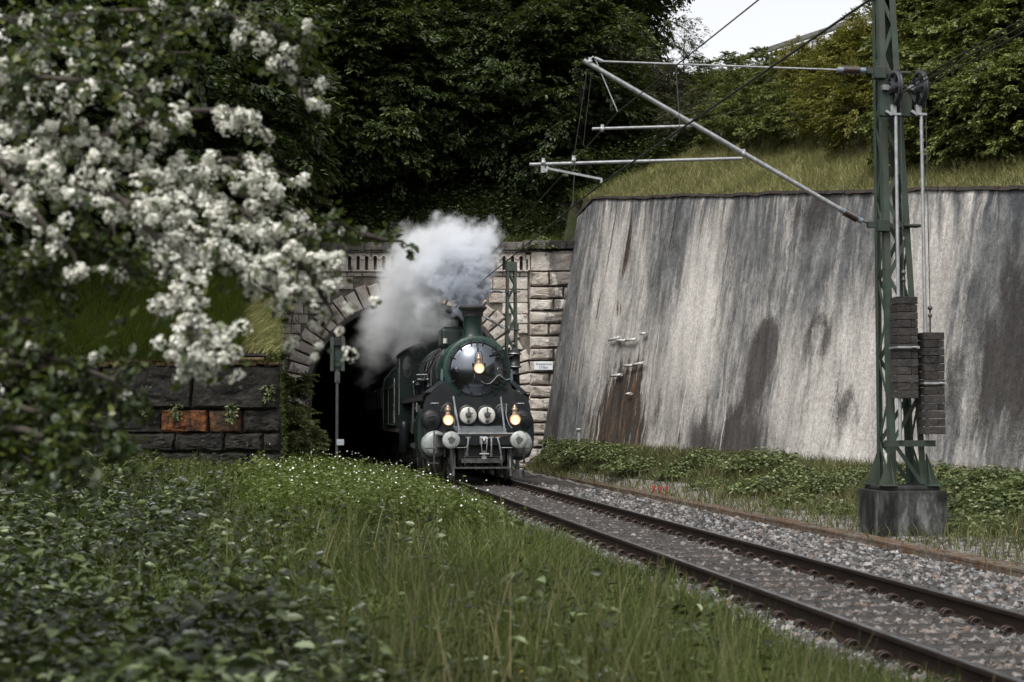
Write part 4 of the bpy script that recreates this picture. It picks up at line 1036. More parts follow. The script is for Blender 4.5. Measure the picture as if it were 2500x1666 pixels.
for k in range(5): b.box((-1.492, .85, 1.42 + .11 * k), (.012, .3 - .04 * (k % 3), .03))
b.build('stencil_marks', org, tb)
b = MB(); b.tube([(-1.5, .2, 1.5), (-1.5, .2, 3.0)], .014, 6); b.tube([(-1.5, .1, 2.85), (-1.5, 1.0, 2.75)], .014, 6); b.build('handrail', greyp, tender)
for y in (1.4, 3.2, 5.2, 6.9): wheel(y, .5, tender, (wt, blackm), 8)
_p = T(-.10, L_Y + 21.6)
car = thing('passenger_carriage', 'dark passenger carriage behind the tender, inside the tunnel', 'railway carriage', _p, TH)
b = MB(); cp = [(-1.42, 1.2), (-1.46, 2.8), (-1.38, 3.2), (-1.0, 3.65), (-.5, 3.85), (.5, 3.85), (1.0, 3.65), (1.38, 3.2), (1.46, 2.8), (1.42, 1.2)]
b.prism(cp, (0, 0, 0), (1, 0, 0), (0, 0, 1), (0, 16, 0)); cbdy = b.build('body', blackp, car)
for k in range(7): b = MB(); b.box((-1.45, 1.5 + 2.1 * k, 2.45), (.04, 1.1, .8)); b.build('window', glass_d, cbdy)
b = MB(); b.box((0, 8, .95), (1.8, 15, .4)); b.build('underframe', blackm, car)
for y in (2, 4.2, 12, 14.2): wheel(y, .47, car, (wt, blackm), 8)

# ------------------------------------------------------------------ lattice masts
mg = simple('mast_green_paint', (.036, .056, .042), .65, .1, 4, .35, (.055, .045, .032), .85, .1)
mg_dark = simple('mast_grimy_green', (.022, .036, .028), .7, .1, 5, .4, (.05, .035, .025), .7, .1)
galv = simple('galvanised_steel', (.36, .37, .38), .45, .6, 12, .2, (.16, .13, .10), .5)
cer = simple('brown_glazed_insulator', (.035, .022, .018), .25, 0, 10, .3, None, 0, 0, .6)
m = Mt('stained_concrete'); co = m.n('TexCoord').outputs['Object']
c = m.ramp(m.noise(m.map(co, (1, 1, .3), loc=(.3, 0, .2)), 2.6, 8, .7), [(.44, (.008, .008, .008)), (.54, (.045, .046, .045)), (.66, (.18, .185, .18))])
c = m.mix(m.ramp(m.n('SeparateXYZ', Vector=co).outputs[2], [(.30, 0.0), (.42, .85)]), c, (.018, .018, .017))
conc_d = m.fin(m.pr(c, .85, 0, m.bump(m.noise(co, 20, 5), .5, .02), .3))
wire_m = simple('wire_black', (.02, .02, .02), .6, .3)
def lattice(par, h0, h1, w0, w1, panels, leg, lean=(0, 0), cap=.55):
    def wv(z): return w0 + (w1 - w0) * (z - h0) / (h1 - h0)
    def ctr(z): return Vector((lean[0] * (z - h0) / (h1 - h0), lean[1] * (z - h0) / (h1 - h0), z))
    for sx_ in (-1, 1):
        for sy_ in (-1, 1):
            b = MB(); q = [ctr(z) + Vector((sx_ * wv(z), sy_ * wv(z), 0)) for z in (h0, h1)]
            th = .011
            b.beam(q[0] + Vector((-sx_ * leg / 2, 0, 0)), q[1] + Vector((-sx_ * leg / 2, 0, 0)), leg, th, (0, 1, 0))
            b.beam(q[0] + Vector((0, -sy_ * (leg / 2 + th), 0)), q[1] + Vector((0, -sy_ * (leg / 2 + th), 0)), th, leg, (0, 1, 0))
            b.build('leg', mg, par)
    zs = [h0 + (h1 - cap - h0) * (1 - (1 - k / panels) ** 1.12) for k in range(panels + 1)]
    for face, (ax0, ax1, sg) in enumerate(((0, 1, -1), (1, 0, 1), (0, 1, 1), (1, 0, -1))):
        b = MB()
        for k in range(panels):
            flip = 1 if (k + face) % 2 else -1
            pts = []
            for z, f_ in ((zs[k], -flip), (zs[k + 1], flip)):
                v = ctr(z); v[ax0] += f_ * (wv(z) - leg * .6); v[ax1] += sg * (wv(z) - .018); pts.append(v)
            up = Vector((0, 0, 0)); up[ax1] = 1
            b.beam(pts[0], pts[1], leg * .62, .012, up)
        b.build('lacing', mg, par)
    b = MB(); c = ctr(h1 - cap / 2); b.box(c, (2 * wv(h1) + .05, 2 * wv(h1) + .05, cap)); cp_ = b.build('cap_plate', mg, par)
    b = MB()
    for sx_, ax in ((-1, 'y'), (-1, 'x'), (1, 'x')):
        for i in range(4):
            for j in range(3):
                if (i + j) % 2: continue
                o = wv(h1) + .03
                u = -wv(h1) * .75 + i * wv(h1) * .5; z = h1 - cap + .08 + j * cap * .36
                b.sphere((c.x + (u if ax == 'y' else sx_ * o), c.y + (u if ax == 'x' else -o), z), .014, 6)
    b.build('rivets', mg_dark, cp_)
    return ctr, wv
MS, MTt = 5.07, 27.0
mast = thing('lattice_mast', 'tall green lattice overhead-line mast on a stained concrete block, near the retaining wall', 'overhead line mast', T(MS, MTt, 0), TH)
ctr, wv = lattice(mast, .50, 9.3, .31, .135, 13, .105, (-.22, .05), .62)
def mloc(s, t, z): return Vector((s - MS, t - MTt, z))
b = MB()
bm_ = [(-.55, -.55), (.55, -.55), (.55, .55), (-.55, .55)]
b.box((0, 0, -.05), (1.12, 1.12, .90), ch=.02); b.box((0, 0, .44), (.94, .94, .07), ch=.02)
b.build('concrete_base', conc_d, mast)
b = MB()
for sx_ in (-1, 1):
    for sy_ in (-1, 1):
        b = MB(); x, y = sx_ * .315, sy_ * .315
        for ax in (0, 1):
            o = Vector((sx_, 0, 0)) if ax == 0 else Vector((0, sy_, 0))
            p = Vector((x, y, .48)); q = [p, p + o * .20, p + o * .19 + Vector((0, 0, .03)), p + Vector((0, 0, .52)), p - o * .02 + Vector((0, 0, .52))]
            n_ = Vector((0, .006, 0)) if ax == 0 else Vector((.006, 0, 0))
            vs = [v - n_ for v in q] + [v + n_ for v in q]; k = len(q)
            b.add(vs, [list(range(k))[::-1], list(range(k, 2 * k))] + [(i, (i + 1) % k, k + (i + 1) % k, k + i) for i in range(k)])
        b.box((x + sx_ * .07, y + sy_ * .07, .485), (.26, .26, .02)); b.build('foot_gusset', mg, mast)
# brackets of the cantilever
tB = MTt - .36
zu, zd = PT(2133, 171, tB).z, PT(2133, 548, tB).z
for z in (zu, zd):
    b = MB(); c = ctr(z); w_ = wv(z)
    b.box((c.x - w_ - .02, c.y - w_, z), (.20, .16, .20), ch=.01); b.box((c.x, c.y - w_ - .03, z), (2 * w_ + .25, .05, .06)); b.cyl((c.x + w_ * .4, c.y - w_ - .07, z), (c.x + w_ + .16, c.y - w_ - .07, z), .028, n=8); b.build('cantilever_bracket', mg_dark, mast)
# tensioning gear: carrier channels, wheels, guide rods
tG = MTt - .52
def ml(px, py, t=tG): 
    p = PT(px, py, t); return mloc(p.x, p.y, p.z)
b = MB(); a = ml(2150, 281); c = ml(2262, 281); b.beam(a, c, .14, .05); b.beam(ml(2160, 217), ml(2218, 217), .10, .06); 
for px in (2162, 2208): b.beam(ml(px, 212), ml(px, 283), .10, .22)
b.build('upper_carrier', mg_dark, mast)
b = MB(); b.beam(ml(2162, 1083), ml(2280, 1083), .16, .10); b.build('lower_carrier', mg_dark, mast)
def rod(px0, y0, px1, y1, t=tG - .1):
    b = MB(); p, q = ml(px0, y0, t), ml(px1, y1, t); b.cyl(p, q, .030, n=10); b.box(p + Vector((0, 0, .01)), (.16, .08, .035)); b.box(p + Vector((-.12, 0, .03)), (.12, .05, .04), ry=.6)
    return b.build('guide_rod', galv, mast)
rod(2187, 281, 2198, 1075); rod(2249, 281, 2264, 1075)
iron = simple('cast_iron_wheel', (.045, .048, .055), .45, .4, 14, .3, (.03, .025, .02), .5)
def twheel(px, py, r_):
    c = ml(px, py, tG - .05); b = MB(); axd = Vector((1, .0, 0))
    axd = Vector((1, .02, 0)).normalized()
    b.lathe([(r_ - .05, -.035), (r_, -.035), (r_ - .012, -.02), (r_ - .012, .02), (r_, .035), (r_ - .05, .035), (r_ - .05, -.035)], c, axd, 40)
    b.lathe([(.11, -.10), (.11, .08), (.07, .08), (.07, -.10), (.11, -.10)], c, axd, 20)
    side = axd.cross(Vector((0, 0, 1)))
    for k in range(6):
        a = math.pi * k / 3; d = side * math.cos(a) + Vector((0, 0, 1)) * math.sin(a); b.beam(c + d * .09, c + d * (r_ - .04), .03, .05, axd)
    for k in range(48):
        a = 2 * math.pi * k / 48; d = side * math.cos(a) + Vector((0, 0, 1)) * math.sin(a); b.box(c + d * (r_ + .004) + axd * .028, (.012, .012, .018))
    w_ = b.build('tension_wheel', iron, mast)
    b = MB(); b.cyl(c - axd * .22, c + axd * .05, .04, n=10); b.box(c - axd * .17, (.10, .12, .09), rz=.2, ch=.01); b.build('axle_bracket', galv, w_); b = MB(); b.box(c + Vector((-.03, 0, -r_ - .06)), (.10, .06, .16)); b.build('wheel_stop', galv, w_)
    return c
c1 = twheel(2184, 216, .30); c2 = twheel(2245, 216, .30)
# hanging weights: things of their own
wconc = stonemat('weight_concrete', (.022, .020, .020), (.055, .052, .050), .5, (.012, .012, .012), (.07, .06, .05))
for px, yt, yb, cx_, lab in ((2209, 725, 973, c1, 'taller-hung dark concrete weight stack, nearer the mast leg'), (2274, 812, 1061, c2, 'lower-hung dark concrete weight stack at the outer side of the mast')):
    pt, pb = PT(px, yt, tG - .1), PT(px, yb, tG - .1)
    base_ = T(pt.x, pt.y + .05, 0)
    wt_ = thing('tension_weight', lab, 'counterweight', base_, TH, 'counterweights hanging from the mast')
    b = MB(); n_ = 13; hh = (pt.z - pb.z) / n_
    for k in range(n_):
        z = pb.z + hh * (k + .5); j = rng.uniform(-.006, .006); w_ = .345
        if k % 2: b.box((-.06 + j, j, z), (w_ - .125, w_, hh - .008), ch=.008); b.box((.115 + j, j, z), (.11, w_ - .02, hh - .01), ch=.008)
        else: b.box((j, j, z), (w_, w_ - .005, hh - .008), ch=.008)
    b.build('concrete_blocks', wconc, wt_)
    b = MB(); z = (pt.z + pb.z) / 2; 
    for dy in (-1, 1): b.box((0, dy * .185, z), (.38, .012, .035)); b.box((dy * .185, 0, z), (.012, .37, .035))
    b.cyl((.06, -.2, z), (.12, -.2, z), .018, n=8); b.build('clamp_band', galv, wt_)
    b = MB(); b.cyl((.0, 0, pt.z), (.0, 0, pt.z + .30), .018, n=8); b.lathe([(.0, 0), (.035, .01), (.035, .05), (.015, .06), (.015, .12), (.04, .13), (.04, .17), (.012, .2)], (0, 0, pt.z + .25), (0, 0, 1), 12)
    q = (mast.location - base_); rot = Matrix.Rotation(-TH, 3, 'Z'); off = rot @ q
    b.cyl((0, 0, pt.z + .4), (off.x + cx_.x + .08, off.y + cx_.y - .05, cx_.z), .008, n=6); b.build('hanger', dsteel, wt_)

# cantilever arm
can = thing('cantilever_arm', 'pale tubular cantilever arm reaching left from the tall mast to the overhead wires', 'cantilever', T(MS, MTt, 0), TH)
tC = MTt - .36
def cl_(px, py, t=tC): 
    p = PT(px, py, t); return mloc(p.x, p.y, p.z)
def insul(par, p, q, r_=.075, n=8):
    d = (q - p); L = d.length; b = MB(); pf = [(.02, 0)]
    for k in range(n):
        h = L * (.2 + .6 * k / n); pf += [(.03, h), (r_, h + L * .03), (r_, h + L * .045), (.03, h + L * .07)]
    pf += [(.02, L)]
    b.lathe(pf, p, d, 18); o = b.build('insulator', cer, par)
    for e0, e1 in ((p, p + d * .2), (q - d * .2, q)): b = MB(); b.cyl(e0, e1, .05, n=12); b.build('end_fitting', simple('blue_grey_fitting', (.17, .21, .24), .5, .3, 10, .3), o)
tipU = cl_(1425, 148)
b = MB(); b.cyl(tipU, cl_(2052, 512), .040, n=14); b.build('main_tube', galv, can)
b = MB(); b.cyl(cl_(1462, 150), cl_(2046, 171), .016, n=10); b.build('top_tie', galv, can)
insul(can, cl_(2044, 171), cl_(2112, 173)); insul(can, cl_(2050, 511), cl_(2104, 540))
b = MB(); b.cyl(cl_(2112, 173), cl_(2130, 173), .03, n=8); b.box(cl_(2122, 173), (.10, .08, .10)); b.cyl(cl_(2102, 539), cl_(2132, 551), .012, n=8); b.box(cl_(2126, 549), (.12, .10, .10)); b.build('pivot', mg_dark, can)
b = MB(); b.cyl(cl_(1446, 315), cl_(1690, 308), .024, n=10); b.build('middle_tube', galv, can)
b = MB(); b.cyl(cl_(1293, 402), cl_(1812, 387), .027, n=10); b.build('registration_tube', galv, can)
for p_ in ((1686, 302), (1815, 376), (1440, 152), (1326, 398), (1400, 392), (1470, 316)): b = MB(); b.lathe([(.045, -.03), (.05, -.02), (.05, .02), (.045, .03)], cl_(*p_), (1, 0, -.4), 12); b.box(cl_(p_[0], p_[1] - 6), (.05, .05, .07)); b.build('clamp', galv, can)
b = MB()
b.cyl(cl_(1452, 142), cl_(1470, 150), .03, n=8); b.beam(cl_(1325, 400), cl_(1325, 422), .03, .06); b.beam(cl_(1338, 408), cl_(1330, 420), .05, .05)
b.build('end_clamp', galv, can)
b = MB(); b.cyl(cl_(1452, 142), cl_(1508, 274), .011, n=8); b.tube([cl_(1452, 142), cl_(1448, 138), cl_(1440, 146), cl_(1436, 160)], .01, 6); b.build('suspension_rod', galv, can)
b = MB(); b.beam(cl_(1334, 411), cl_(1470, 438), .03, .035); b.beam(cl_(1468, 436), cl_(1468, 448), .05, .03); b.build('steady_arm', galv, can)
b = MB(); b.cyl(cl_(1434, 168), cl_(1401, 385), .006, n=6); b.cyl(cl_(1444, 176), cl_(1424, 356), .005, n=6); b.build('stay_wire', wire_m, can)

# overhead wires
def wire(name, label, pts, r_, grp=None, drops=()):
    b = MB(); P_ = []
    for p, q in zip(pts[:-1], pts[1:]):
        for k in range(10): P_.append(p.lerp(q, k / 10))
    P_.append(pts[-1]); b.tube(P_, r_, 6)
    o = b.build(name, wire_m, None, dict(label=label, category='overhead wire', group=grp))
    for p, q in drops:
        d = MB(); d.cyl(p, q, .007, n=5); d.sphere(p, .015, 6); d.sphere(q, .015, 6); d.build('dropper', wire_m, o)
def W(pt_): return T(pt_.x, pt_.y, pt_.z)
cA, cB, cC = G(2126, -2, 5.5), W(PT(1470, 447, tC)), G(1146, 712, 5.5)
cA0 = cA + (cA - cB).normalized() * 6
cD = cC + (cC - cB).normalized() * 6
mA, mB_, mC, mE = G(1852, 0, 6.35), W(PT(1508, 274, tC)), G(1250, 566, 6.2), G(1143, 684, 6.55)
mA0 = mA + (mA - mB_).normalized() * 5 + Vector((0, 0, .2))
def onl(a, b_, px):         # point of segment a-b seen in column px
    lo, hi = 0, 1
    def col(k): p = a.lerp(b_, k); v = p - Vector((0, 0, HC)); return 1250 + FPX * v.x / (v.y * math.cos(PHI) + v.z * math.sin(PHI))
    s_ = 1 if col(1) > col(0) else -1
    for _ in range(40):
        k = (lo + hi) / 2
        if (col(k) - px) * s_ > 0: hi = k
        else: lo = k
    return a.lerp(b_, lo)
d1 = (onl(mB_, mA, 1650), onl(cB, cA, 1660)); d2 = (onl(mB_, mC, 1404), onl(cB, cC, 1398))
wire('contact_wire', 'lower thick black wire crossing in front of the cantilever into the smoke', [cA0, cA, cB, cC, cD], .015, None)
wire('messenger_wire', 'upper thin black wire hung from the cantilever rod, above the contact wire', [mA0, mA, mB_, mC, mE, mE + (mE - mC).normalized() * 6], .010, None, [d1, d2])
for (p0, p1), lab in ((((2190, 225), (2500, 45)), 'upper wire running off the inner tension wheel'), (((2184, 238), (2500, 62)), 'second wire running off the inner tension wheel'), (((2252, 215), (2500, 78)), 'wire running off the outer tension wheel')):
    a = W(PT(p0[0], p0[1], tG - .05)); e = G(p1[0], p1[1], a.z + .05); e = a.lerp(e, 1.25)
    wire('tension_wire', lab, [a, e], .013, 'wires from the tension wheels')
    b = MB(); 

# small mast by the portal
pm = G(1248, 1160, 0); 
X0 = P(1248, 1000, 55.0); s0, t0 = inv(X0.x, X0.y)
sm = thing('lattice_mast', 'smaller green lattice mast standing behind the engine, before the tunnel portal', 'overhead line mast', (X0.x, X0.y, 0), TH)
ht = P(1248, 640, 55).z
lattice(sm, -.1, ht, .25, .155, 11, .075, (0, 0), .32)
b = MB(); b.box((0, 0, -.25), (.8, .8, .35), ch=.02); b.build('concrete_base', conc_d, sm)
b = MB(); z1 = P(1240, 714, 55).z; z2 = P(1240, 806, 55).z
for z in (z1, z2): b = MB(); b.box((-.18, -.2, z), (.12, .1, .09)); b.cyl((-.2, -.22, z), (.28, -.22, z), .02, n=8); b.build('cantilever_bracket', mg_dark, sm)
can2 = thing('cantilever_arm', 'short-looking pale cantilever on the small mast, half hidden by smoke', 'cantilever', (X0.x, X0.y, 0), TH)
insul(can2, Vector((-.75, -.2, z1)), Vector((-.30, -.2, z1)), .05, 6); insul(can2, Vector((-.80, -.2, z2 + .36)), Vector((-.30, -.2, z2 + .06)), .05, 6)
b = MB(); b.cyl((-.3, -.2, z1), (-.18, -.2, z1), .02, n=8); b.cyl((-.3, -.2, z2 + .06), (-.18, -.2, z2), .02, n=8); b.cyl((-.75, -.2, z1), (-2.3, -.2, z1 + .05), .018, n=8); b.cyl((-.8, -.2, z2 + .36), (-2.5, -.2, z1 + .1), .028, n=10); b.build('tubes', galv, can2)

# signal box on a post left of the tunnel
p0 = P(823, 1000, 50.0)
sgb = thing('trackside_signal', 'narrow green-sided signal box on a thin post before the dark tunnel mouth', 'signal', (p0.x, p0.y, 0), .15)
zt, zb = P(823, 823, 50).z, P(823, 907, 50).z; wd_ = 35 / 4000 * 50
b = MB()
for k in (-1, 1): b.box((k * (wd_ / 2 - .05), 0, (zt + zb) / 2), (.10, .22, zt - zb), ch=.008)
b.build('side_plates', mg, sgb)
b = MB(); b.box((0, .08, (zt + zb) / 2), (wd_ - .16, .10, zt - zb - .05)); b.box((0, -.02, zt - .16), (wd_ - .18, .14, .24), ch=.02); b.box((0, .02, zb + .3), (wd_ - .2, .06, .03)); b.build('lamp_case', blackp, sgb)
b = MB(); b.box((0, 0, zb + .42), (wd_ - .22, .02, .55)); b.build('back_panel', mg_dark, sgb)
b = MB(); b.cyl((0, 0, -.3), (0, 0, zb + .05), .05, n=10); b.box((0, 0, zb - .18), (.16, .12, .34)); b.box((.0, -.06, zb - .2), (.08, .04, .2)); b.build('post', simple('post_grey', (.07, .075, .07), .7, .2, 8, .3), sgb)
b = MB(); pz = P(830, 1080, 50).z; b.box((.1, -.08, pz), (.22, .012, .18)); b.build('white_plate', simple('plate_pale', (.42, .47, .52), .5, 0, 5, .2), sgb)

# small stub post by the wall foot, red pegs
q = wall_pt(1445, 1072, .5)
b = MB(); b.cyl((q.x, q.y, q.z - .7), (q.x, q.y, q.z + .30), .055, n=12); b.lathe([(.0, .36), (.08, .35), (.10, .31), (.10, .27), (.06, .26)], (q.x, q.y, q.z + .03), (0, 0, 1), 16)
b.build('stub_post', greyp, None, dict(label='short dark stub post with a pale cap at the foot of the concrete wall', category='post'))
redm = simple('red_marking', (.30, .04, .03), .8, 0, 15, .3, (.2, .05, .04), .5)
for (px, py), lab in (((1596, 1203), 'leftmost of the red-tipped pegs beside the cable trough'), ((1611, 1206), 'middle red-tipped peg beside the cable trough'), ((1627, 1205), 'rightmost of the red-tipped pegs beside the trough')):
    q = G(px, py, -.3); b = MB(); b.box((q.x, q.y, -.28), (.05, .05, .2), rz=.4, ch=.006); b.box((q.x, q.y, -.16), (.075, .06, .09), rz=.4, ch=.01); b.build('marker_peg', redm, None, dict(label=lab, category='peg', group='red pegs by the cable trough'))

# guard rail on the hill top
gr = thing('guard_rail', 'weathered metal guard rail climbing along the top of the wooded slope', 'guard rail')
ga = [P(1770, 153, 74), P(1820, 140, 72.5), P(2250, -2, 62), P(2420, -58, 59)]
b = MB()
for p, q in zip(ga[:-1], ga[1:]):
    b.beam(p, q, .05, .14); b.beam(p + Vector((.03, -.04, .1)), q + Vector((.03, -.04, .1)), .03, .05); b.beam(p + Vector((.03, -.04, -.1)), q + Vector((.03, -.04, -.1)), .03, .05)
b.build('rail_beam', simple('weathered_galvanised', (.22, .22, .21), .6, .3, 9, .3, (.15, .14, .12), .5), gr)
for k in range(8):
    p = ga[1].lerp(ga[2], k / 7); b = MB(); b.beam(p + Vector((0, .08, .12)), p + Vector((0, .08, -1.6)), .10, .05, (0, 1, 0)); b.build('post', galv, gr)

# ------------------------------------------------------------------ trees
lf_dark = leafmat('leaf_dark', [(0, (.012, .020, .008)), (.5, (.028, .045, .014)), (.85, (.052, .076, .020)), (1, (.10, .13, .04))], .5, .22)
lf_dark2 = leafmat('leaf_wood_light', [(0, (.016, .026, .008)), (.5, (.045, .066, .018)), (.85, (.085, .115, .03)), (1, (.14, .17, .055))], .5, .28)  # paler leaf copy: varies the trees and paints in lit sprays
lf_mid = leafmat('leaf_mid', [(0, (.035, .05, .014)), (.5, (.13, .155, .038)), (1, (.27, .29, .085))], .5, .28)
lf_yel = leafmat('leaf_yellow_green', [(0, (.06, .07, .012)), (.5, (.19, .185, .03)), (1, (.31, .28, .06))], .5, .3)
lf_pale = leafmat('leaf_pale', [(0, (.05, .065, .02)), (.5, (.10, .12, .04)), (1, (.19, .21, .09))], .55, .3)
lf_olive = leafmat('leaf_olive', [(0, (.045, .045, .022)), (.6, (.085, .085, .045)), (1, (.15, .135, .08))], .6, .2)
bark = simple('bark', (.06, .05, .04), .95, 0, 8, .5, (.02, .02, .015), .6, .8)
def crownmesh(name, mat, clumps, sprays, nl, rx, rz, hc, L, W, spl=.9, flat=.35, seed=1, low=-1.0, shell=.55):
    g = np.random.default_rng(seed)
    u = g.normal(size=(clumps * 3, 3)); u = unit(u); u = u[u[:, 2] > low][:clumps]; clumps = len(u)
    rad = g.uniform(shell, 1.02, clumps) * (1 + .18 * np.sin(u[:, 0] * 5 + seed) * np.cos(u[:, 2] * 4 + seed))
    cc = u * rad[:, None] * np.array([rx, rx, rz]) + np.array([0, 0, hc])
    n = clumps * sprays
    ci = np.repeat(np.arange(clumps), sprays)
    csz = g.uniform(.5, 1.25, clumps)
    sc_ = cc[ci] + g.normal(size=(n, 3)) * np.array([.42, .42, .28]) * csz[ci][:, None] * rx / 3.2
    o = unit(u[ci] * np.array([1, 1, flat]) + g.normal(size=(n, 3)) * np.array([.5, .5, .15]))
    sd = unit(np.cross(o, np.array([[0, 0, 1.0]]) + g.normal(size=(n, 3)) * .25)); up = np.cross(sd, o)
    sl_ = spl * g.uniform(.6, 1.3, n)
    m_ = n * nl; k = np.repeat(np.arange(n), nl)
    a = g.uniform(0, 1, m_); v = g.uniform(-1, 1, m_)
    wdt = .45 * np.sqrt(np.clip(a * (1.15 - a), 0, 1)) * 1.7
    C = sc_[k] + o[k] * (sl_[k] * a)[:, None] + sd[k] * (v * wdt * sl_[k] * .6)[:, None] - np.array([[0, 0, 1.0]]) * (sl_[k] * .35 * a * a)[:, None] + g.normal(size=(m_, 3)) * .035
    D = o[k] * .8 + sd[k] * np.sign(v)[:, None] * .7 + g.normal(size=(m_, 3)) * .3 - np.array([[0, 0, .35]])
    N = up[k] + g.normal(size=(m_, 3)) * .35
    V, F = leafgeo(C, D, N, L * g.uniform(.6, 1.25, m_), W * g.uniform(.7, 1.2, m_))
    return rawmesh(name, V, F, mat)
def trunkmesh(hc, rx, rz, r0, seed=1, low=.3):
    g = random.Random(seed); b = MB()
    b.tube([(0, 0, -1.5), (.03, 0, 0), (.12, .05, hc * .5), (.05, -.1, hc), (0, 0, hc + rz * .6)], [r0 * 1.3, r0, r0 * .75, r0 * .5, r0 * .12], 9)
    for k in range(11):
        a = g.uniform(0, 6.28); z = hc * g.uniform(low, 1.15); e = g.uniform(.5, .95)
        d = Vector((math.cos(a), math.sin(a), 0))
        b.tube([(0.05, 0, z), tuple(d * rx * e * .4 + Vector((0, 0, z + rz * .18))), tuple(d * rx * e * .75 + Vector((0, 0, z + rz * .25))), tuple(d * rx * e + Vector((0, 0, z + rz * .22)))], [r0 * .35, r0 * .22, r0 * .12, r0 * .04], 6)
    return b
protos = {}
def proto(kind):
    if kind in protos: return protos[kind]
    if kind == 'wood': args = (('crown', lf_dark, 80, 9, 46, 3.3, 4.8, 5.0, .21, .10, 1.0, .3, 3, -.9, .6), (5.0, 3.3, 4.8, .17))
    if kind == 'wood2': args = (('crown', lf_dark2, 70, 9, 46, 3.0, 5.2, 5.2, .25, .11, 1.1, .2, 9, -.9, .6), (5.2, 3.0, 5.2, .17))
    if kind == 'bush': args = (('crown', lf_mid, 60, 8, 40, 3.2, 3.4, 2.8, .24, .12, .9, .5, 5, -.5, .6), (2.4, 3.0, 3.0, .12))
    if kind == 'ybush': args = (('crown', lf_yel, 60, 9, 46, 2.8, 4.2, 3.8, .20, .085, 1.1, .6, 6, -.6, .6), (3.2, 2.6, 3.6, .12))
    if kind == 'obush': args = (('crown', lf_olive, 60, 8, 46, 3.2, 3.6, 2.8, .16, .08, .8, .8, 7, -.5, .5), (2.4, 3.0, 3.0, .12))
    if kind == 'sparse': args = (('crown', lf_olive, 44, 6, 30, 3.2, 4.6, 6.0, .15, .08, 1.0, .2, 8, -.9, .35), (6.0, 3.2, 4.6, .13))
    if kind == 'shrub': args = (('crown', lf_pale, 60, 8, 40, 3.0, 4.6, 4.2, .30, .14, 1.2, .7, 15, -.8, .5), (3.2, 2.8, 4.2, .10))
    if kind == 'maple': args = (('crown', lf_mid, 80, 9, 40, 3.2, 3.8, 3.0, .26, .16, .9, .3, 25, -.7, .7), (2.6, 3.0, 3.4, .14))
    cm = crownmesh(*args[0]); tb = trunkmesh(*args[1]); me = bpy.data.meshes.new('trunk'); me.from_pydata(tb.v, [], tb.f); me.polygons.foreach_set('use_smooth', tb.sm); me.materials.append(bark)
    protos[kind] = (cm, me); return protos[kind]
def plant(kind, name, label, cat, loc, s=1.0, rz=None, sq=1.0, group=None, tilt=0.0):
    cm, tm_ = proto(kind)
    e = thing(name, label, cat, loc, rng.uniform(0, 6.28) if rz is None else rz, group)
    e.scale = (s, s, s * sq); e.rotation_euler[0] = tilt
    link('crown', cm, e); link('trunk', tm_, e); return e
def at(px, Y):
    x = (px - 1250) / 4000 * Y; return (x, Y, gz(x, Y) - .1)
side = ['first', 'second', 'third', 'fourth', 'fifth', 'sixth', 'seventh', 'eighth', 'ninth']
for row, (Y, pxs, s, what) in enumerate(((67.5, (650, 780, 905, 1040, 1175, 1300, 1415), .93, 'front row above the parapet'), (76, (610, 750, 890, 1030, 1170, 1300, 1420), 1.3, 'middle row above the tunnel'), (90, (560, 730, 900, 1070, 1220, 1330), 1.8, 'back row above the tunnel'))):
    for i, px in enumerate(pxs):
        yy = Y + rng.uniform(-1.5, 1.5); 
        plant('wood' if (i + row) % 2 else 'wood2', 'broadleaf_tree', f'dark leafy tree, {side[i]} from the left in the {what}', 'tree', at(px, yy), s * rng.uniform(.9, 1.15), group='trees of the wood above the tunnel')
for i, (px, Y, s) in enumerate(((-260, 46, 1.2), (-60, 50, 1.3), (110, 52, 1.25), (270, 54, 1.2), (420, 55, 1.15), (540, 60, 1.15), (60, 60, 1.8), (380, 66, 1.8))):
    plant('wood2' if i % 2 else 'wood', 'broadleaf_tree', f'dark tree on the left bank behind the blossom, {side[i]} from the left' if i < 6 else ('tall dark tree behind the left bank trees, ' + ('left one' if i == 6 else 'right one')), 'tree', at(px, Y), s, group='trees on the left bank')
def hillpt(px, py):
    d = ray(px, py); k = 15.0
    while k < 130:
        p = Vector((0, 0, HC)) + d * k
        if p.y > 20 and p.z < gz(p.x, p.y): return p
        k += .15
    return None
hb = [('bottom', [(1478, 385, .28, 'bush'), (1530, 392, .22, 'bush'), (1600, 372, .36, 'obush'), (1690, 360, .36, 'obush'), (1760, 368, .32, 'bush'), (1850, 375, .36, 'bush'), (1940, 372, .38, 'bush'), (2020, 380, .38, 'ybush'), (2095, 390, .40, 'ybush'), (2260, 408, .40, 'maple'), (2350, 402, .42, 'maple'), (2440, 398, .42, 'maple'), (2530, 392, .42, 'maple')]),
      ('middle', [(1500, 290, .50, 'obush'), (1580, 285, .44, 'obush'), (1650, 275, .30, 'obush'), (1730, 282, .28, 'bush'), (1800, 290, .30, 'bush'), (1880, 290, .31, 'bush'), (1960, 295, .33, 'ybush'), (2050, 300, .38, 'ybush'), (2120, 300, .45, 'ybush'), (2240, 310, .5, 'maple'), (2330, 300, .5, 'maple'), (2420, 300, .52, 'maple'), (2510, 290, .55, 'maple')]),
      ('top', [(1560, 225, .38, 'obush'), (1640, 222, .22, 'obush'), (1720, 224, .26, 'bush'), (1800, 224, .27, 'bush'), (1880, 222, .28, 'bush'), (1950, 218, .24, 'ybush'), (2020, 216, .22, 'ybush'), (2090, 210, .30, 'ybush'), (2200, 200, .42, 'ybush'), (2290, 190, .50, 'maple'), (2390, 180, .62, 'maple'), (2480, 170, .75, 'maple'), (2580, 170, .85, 'maple')])]
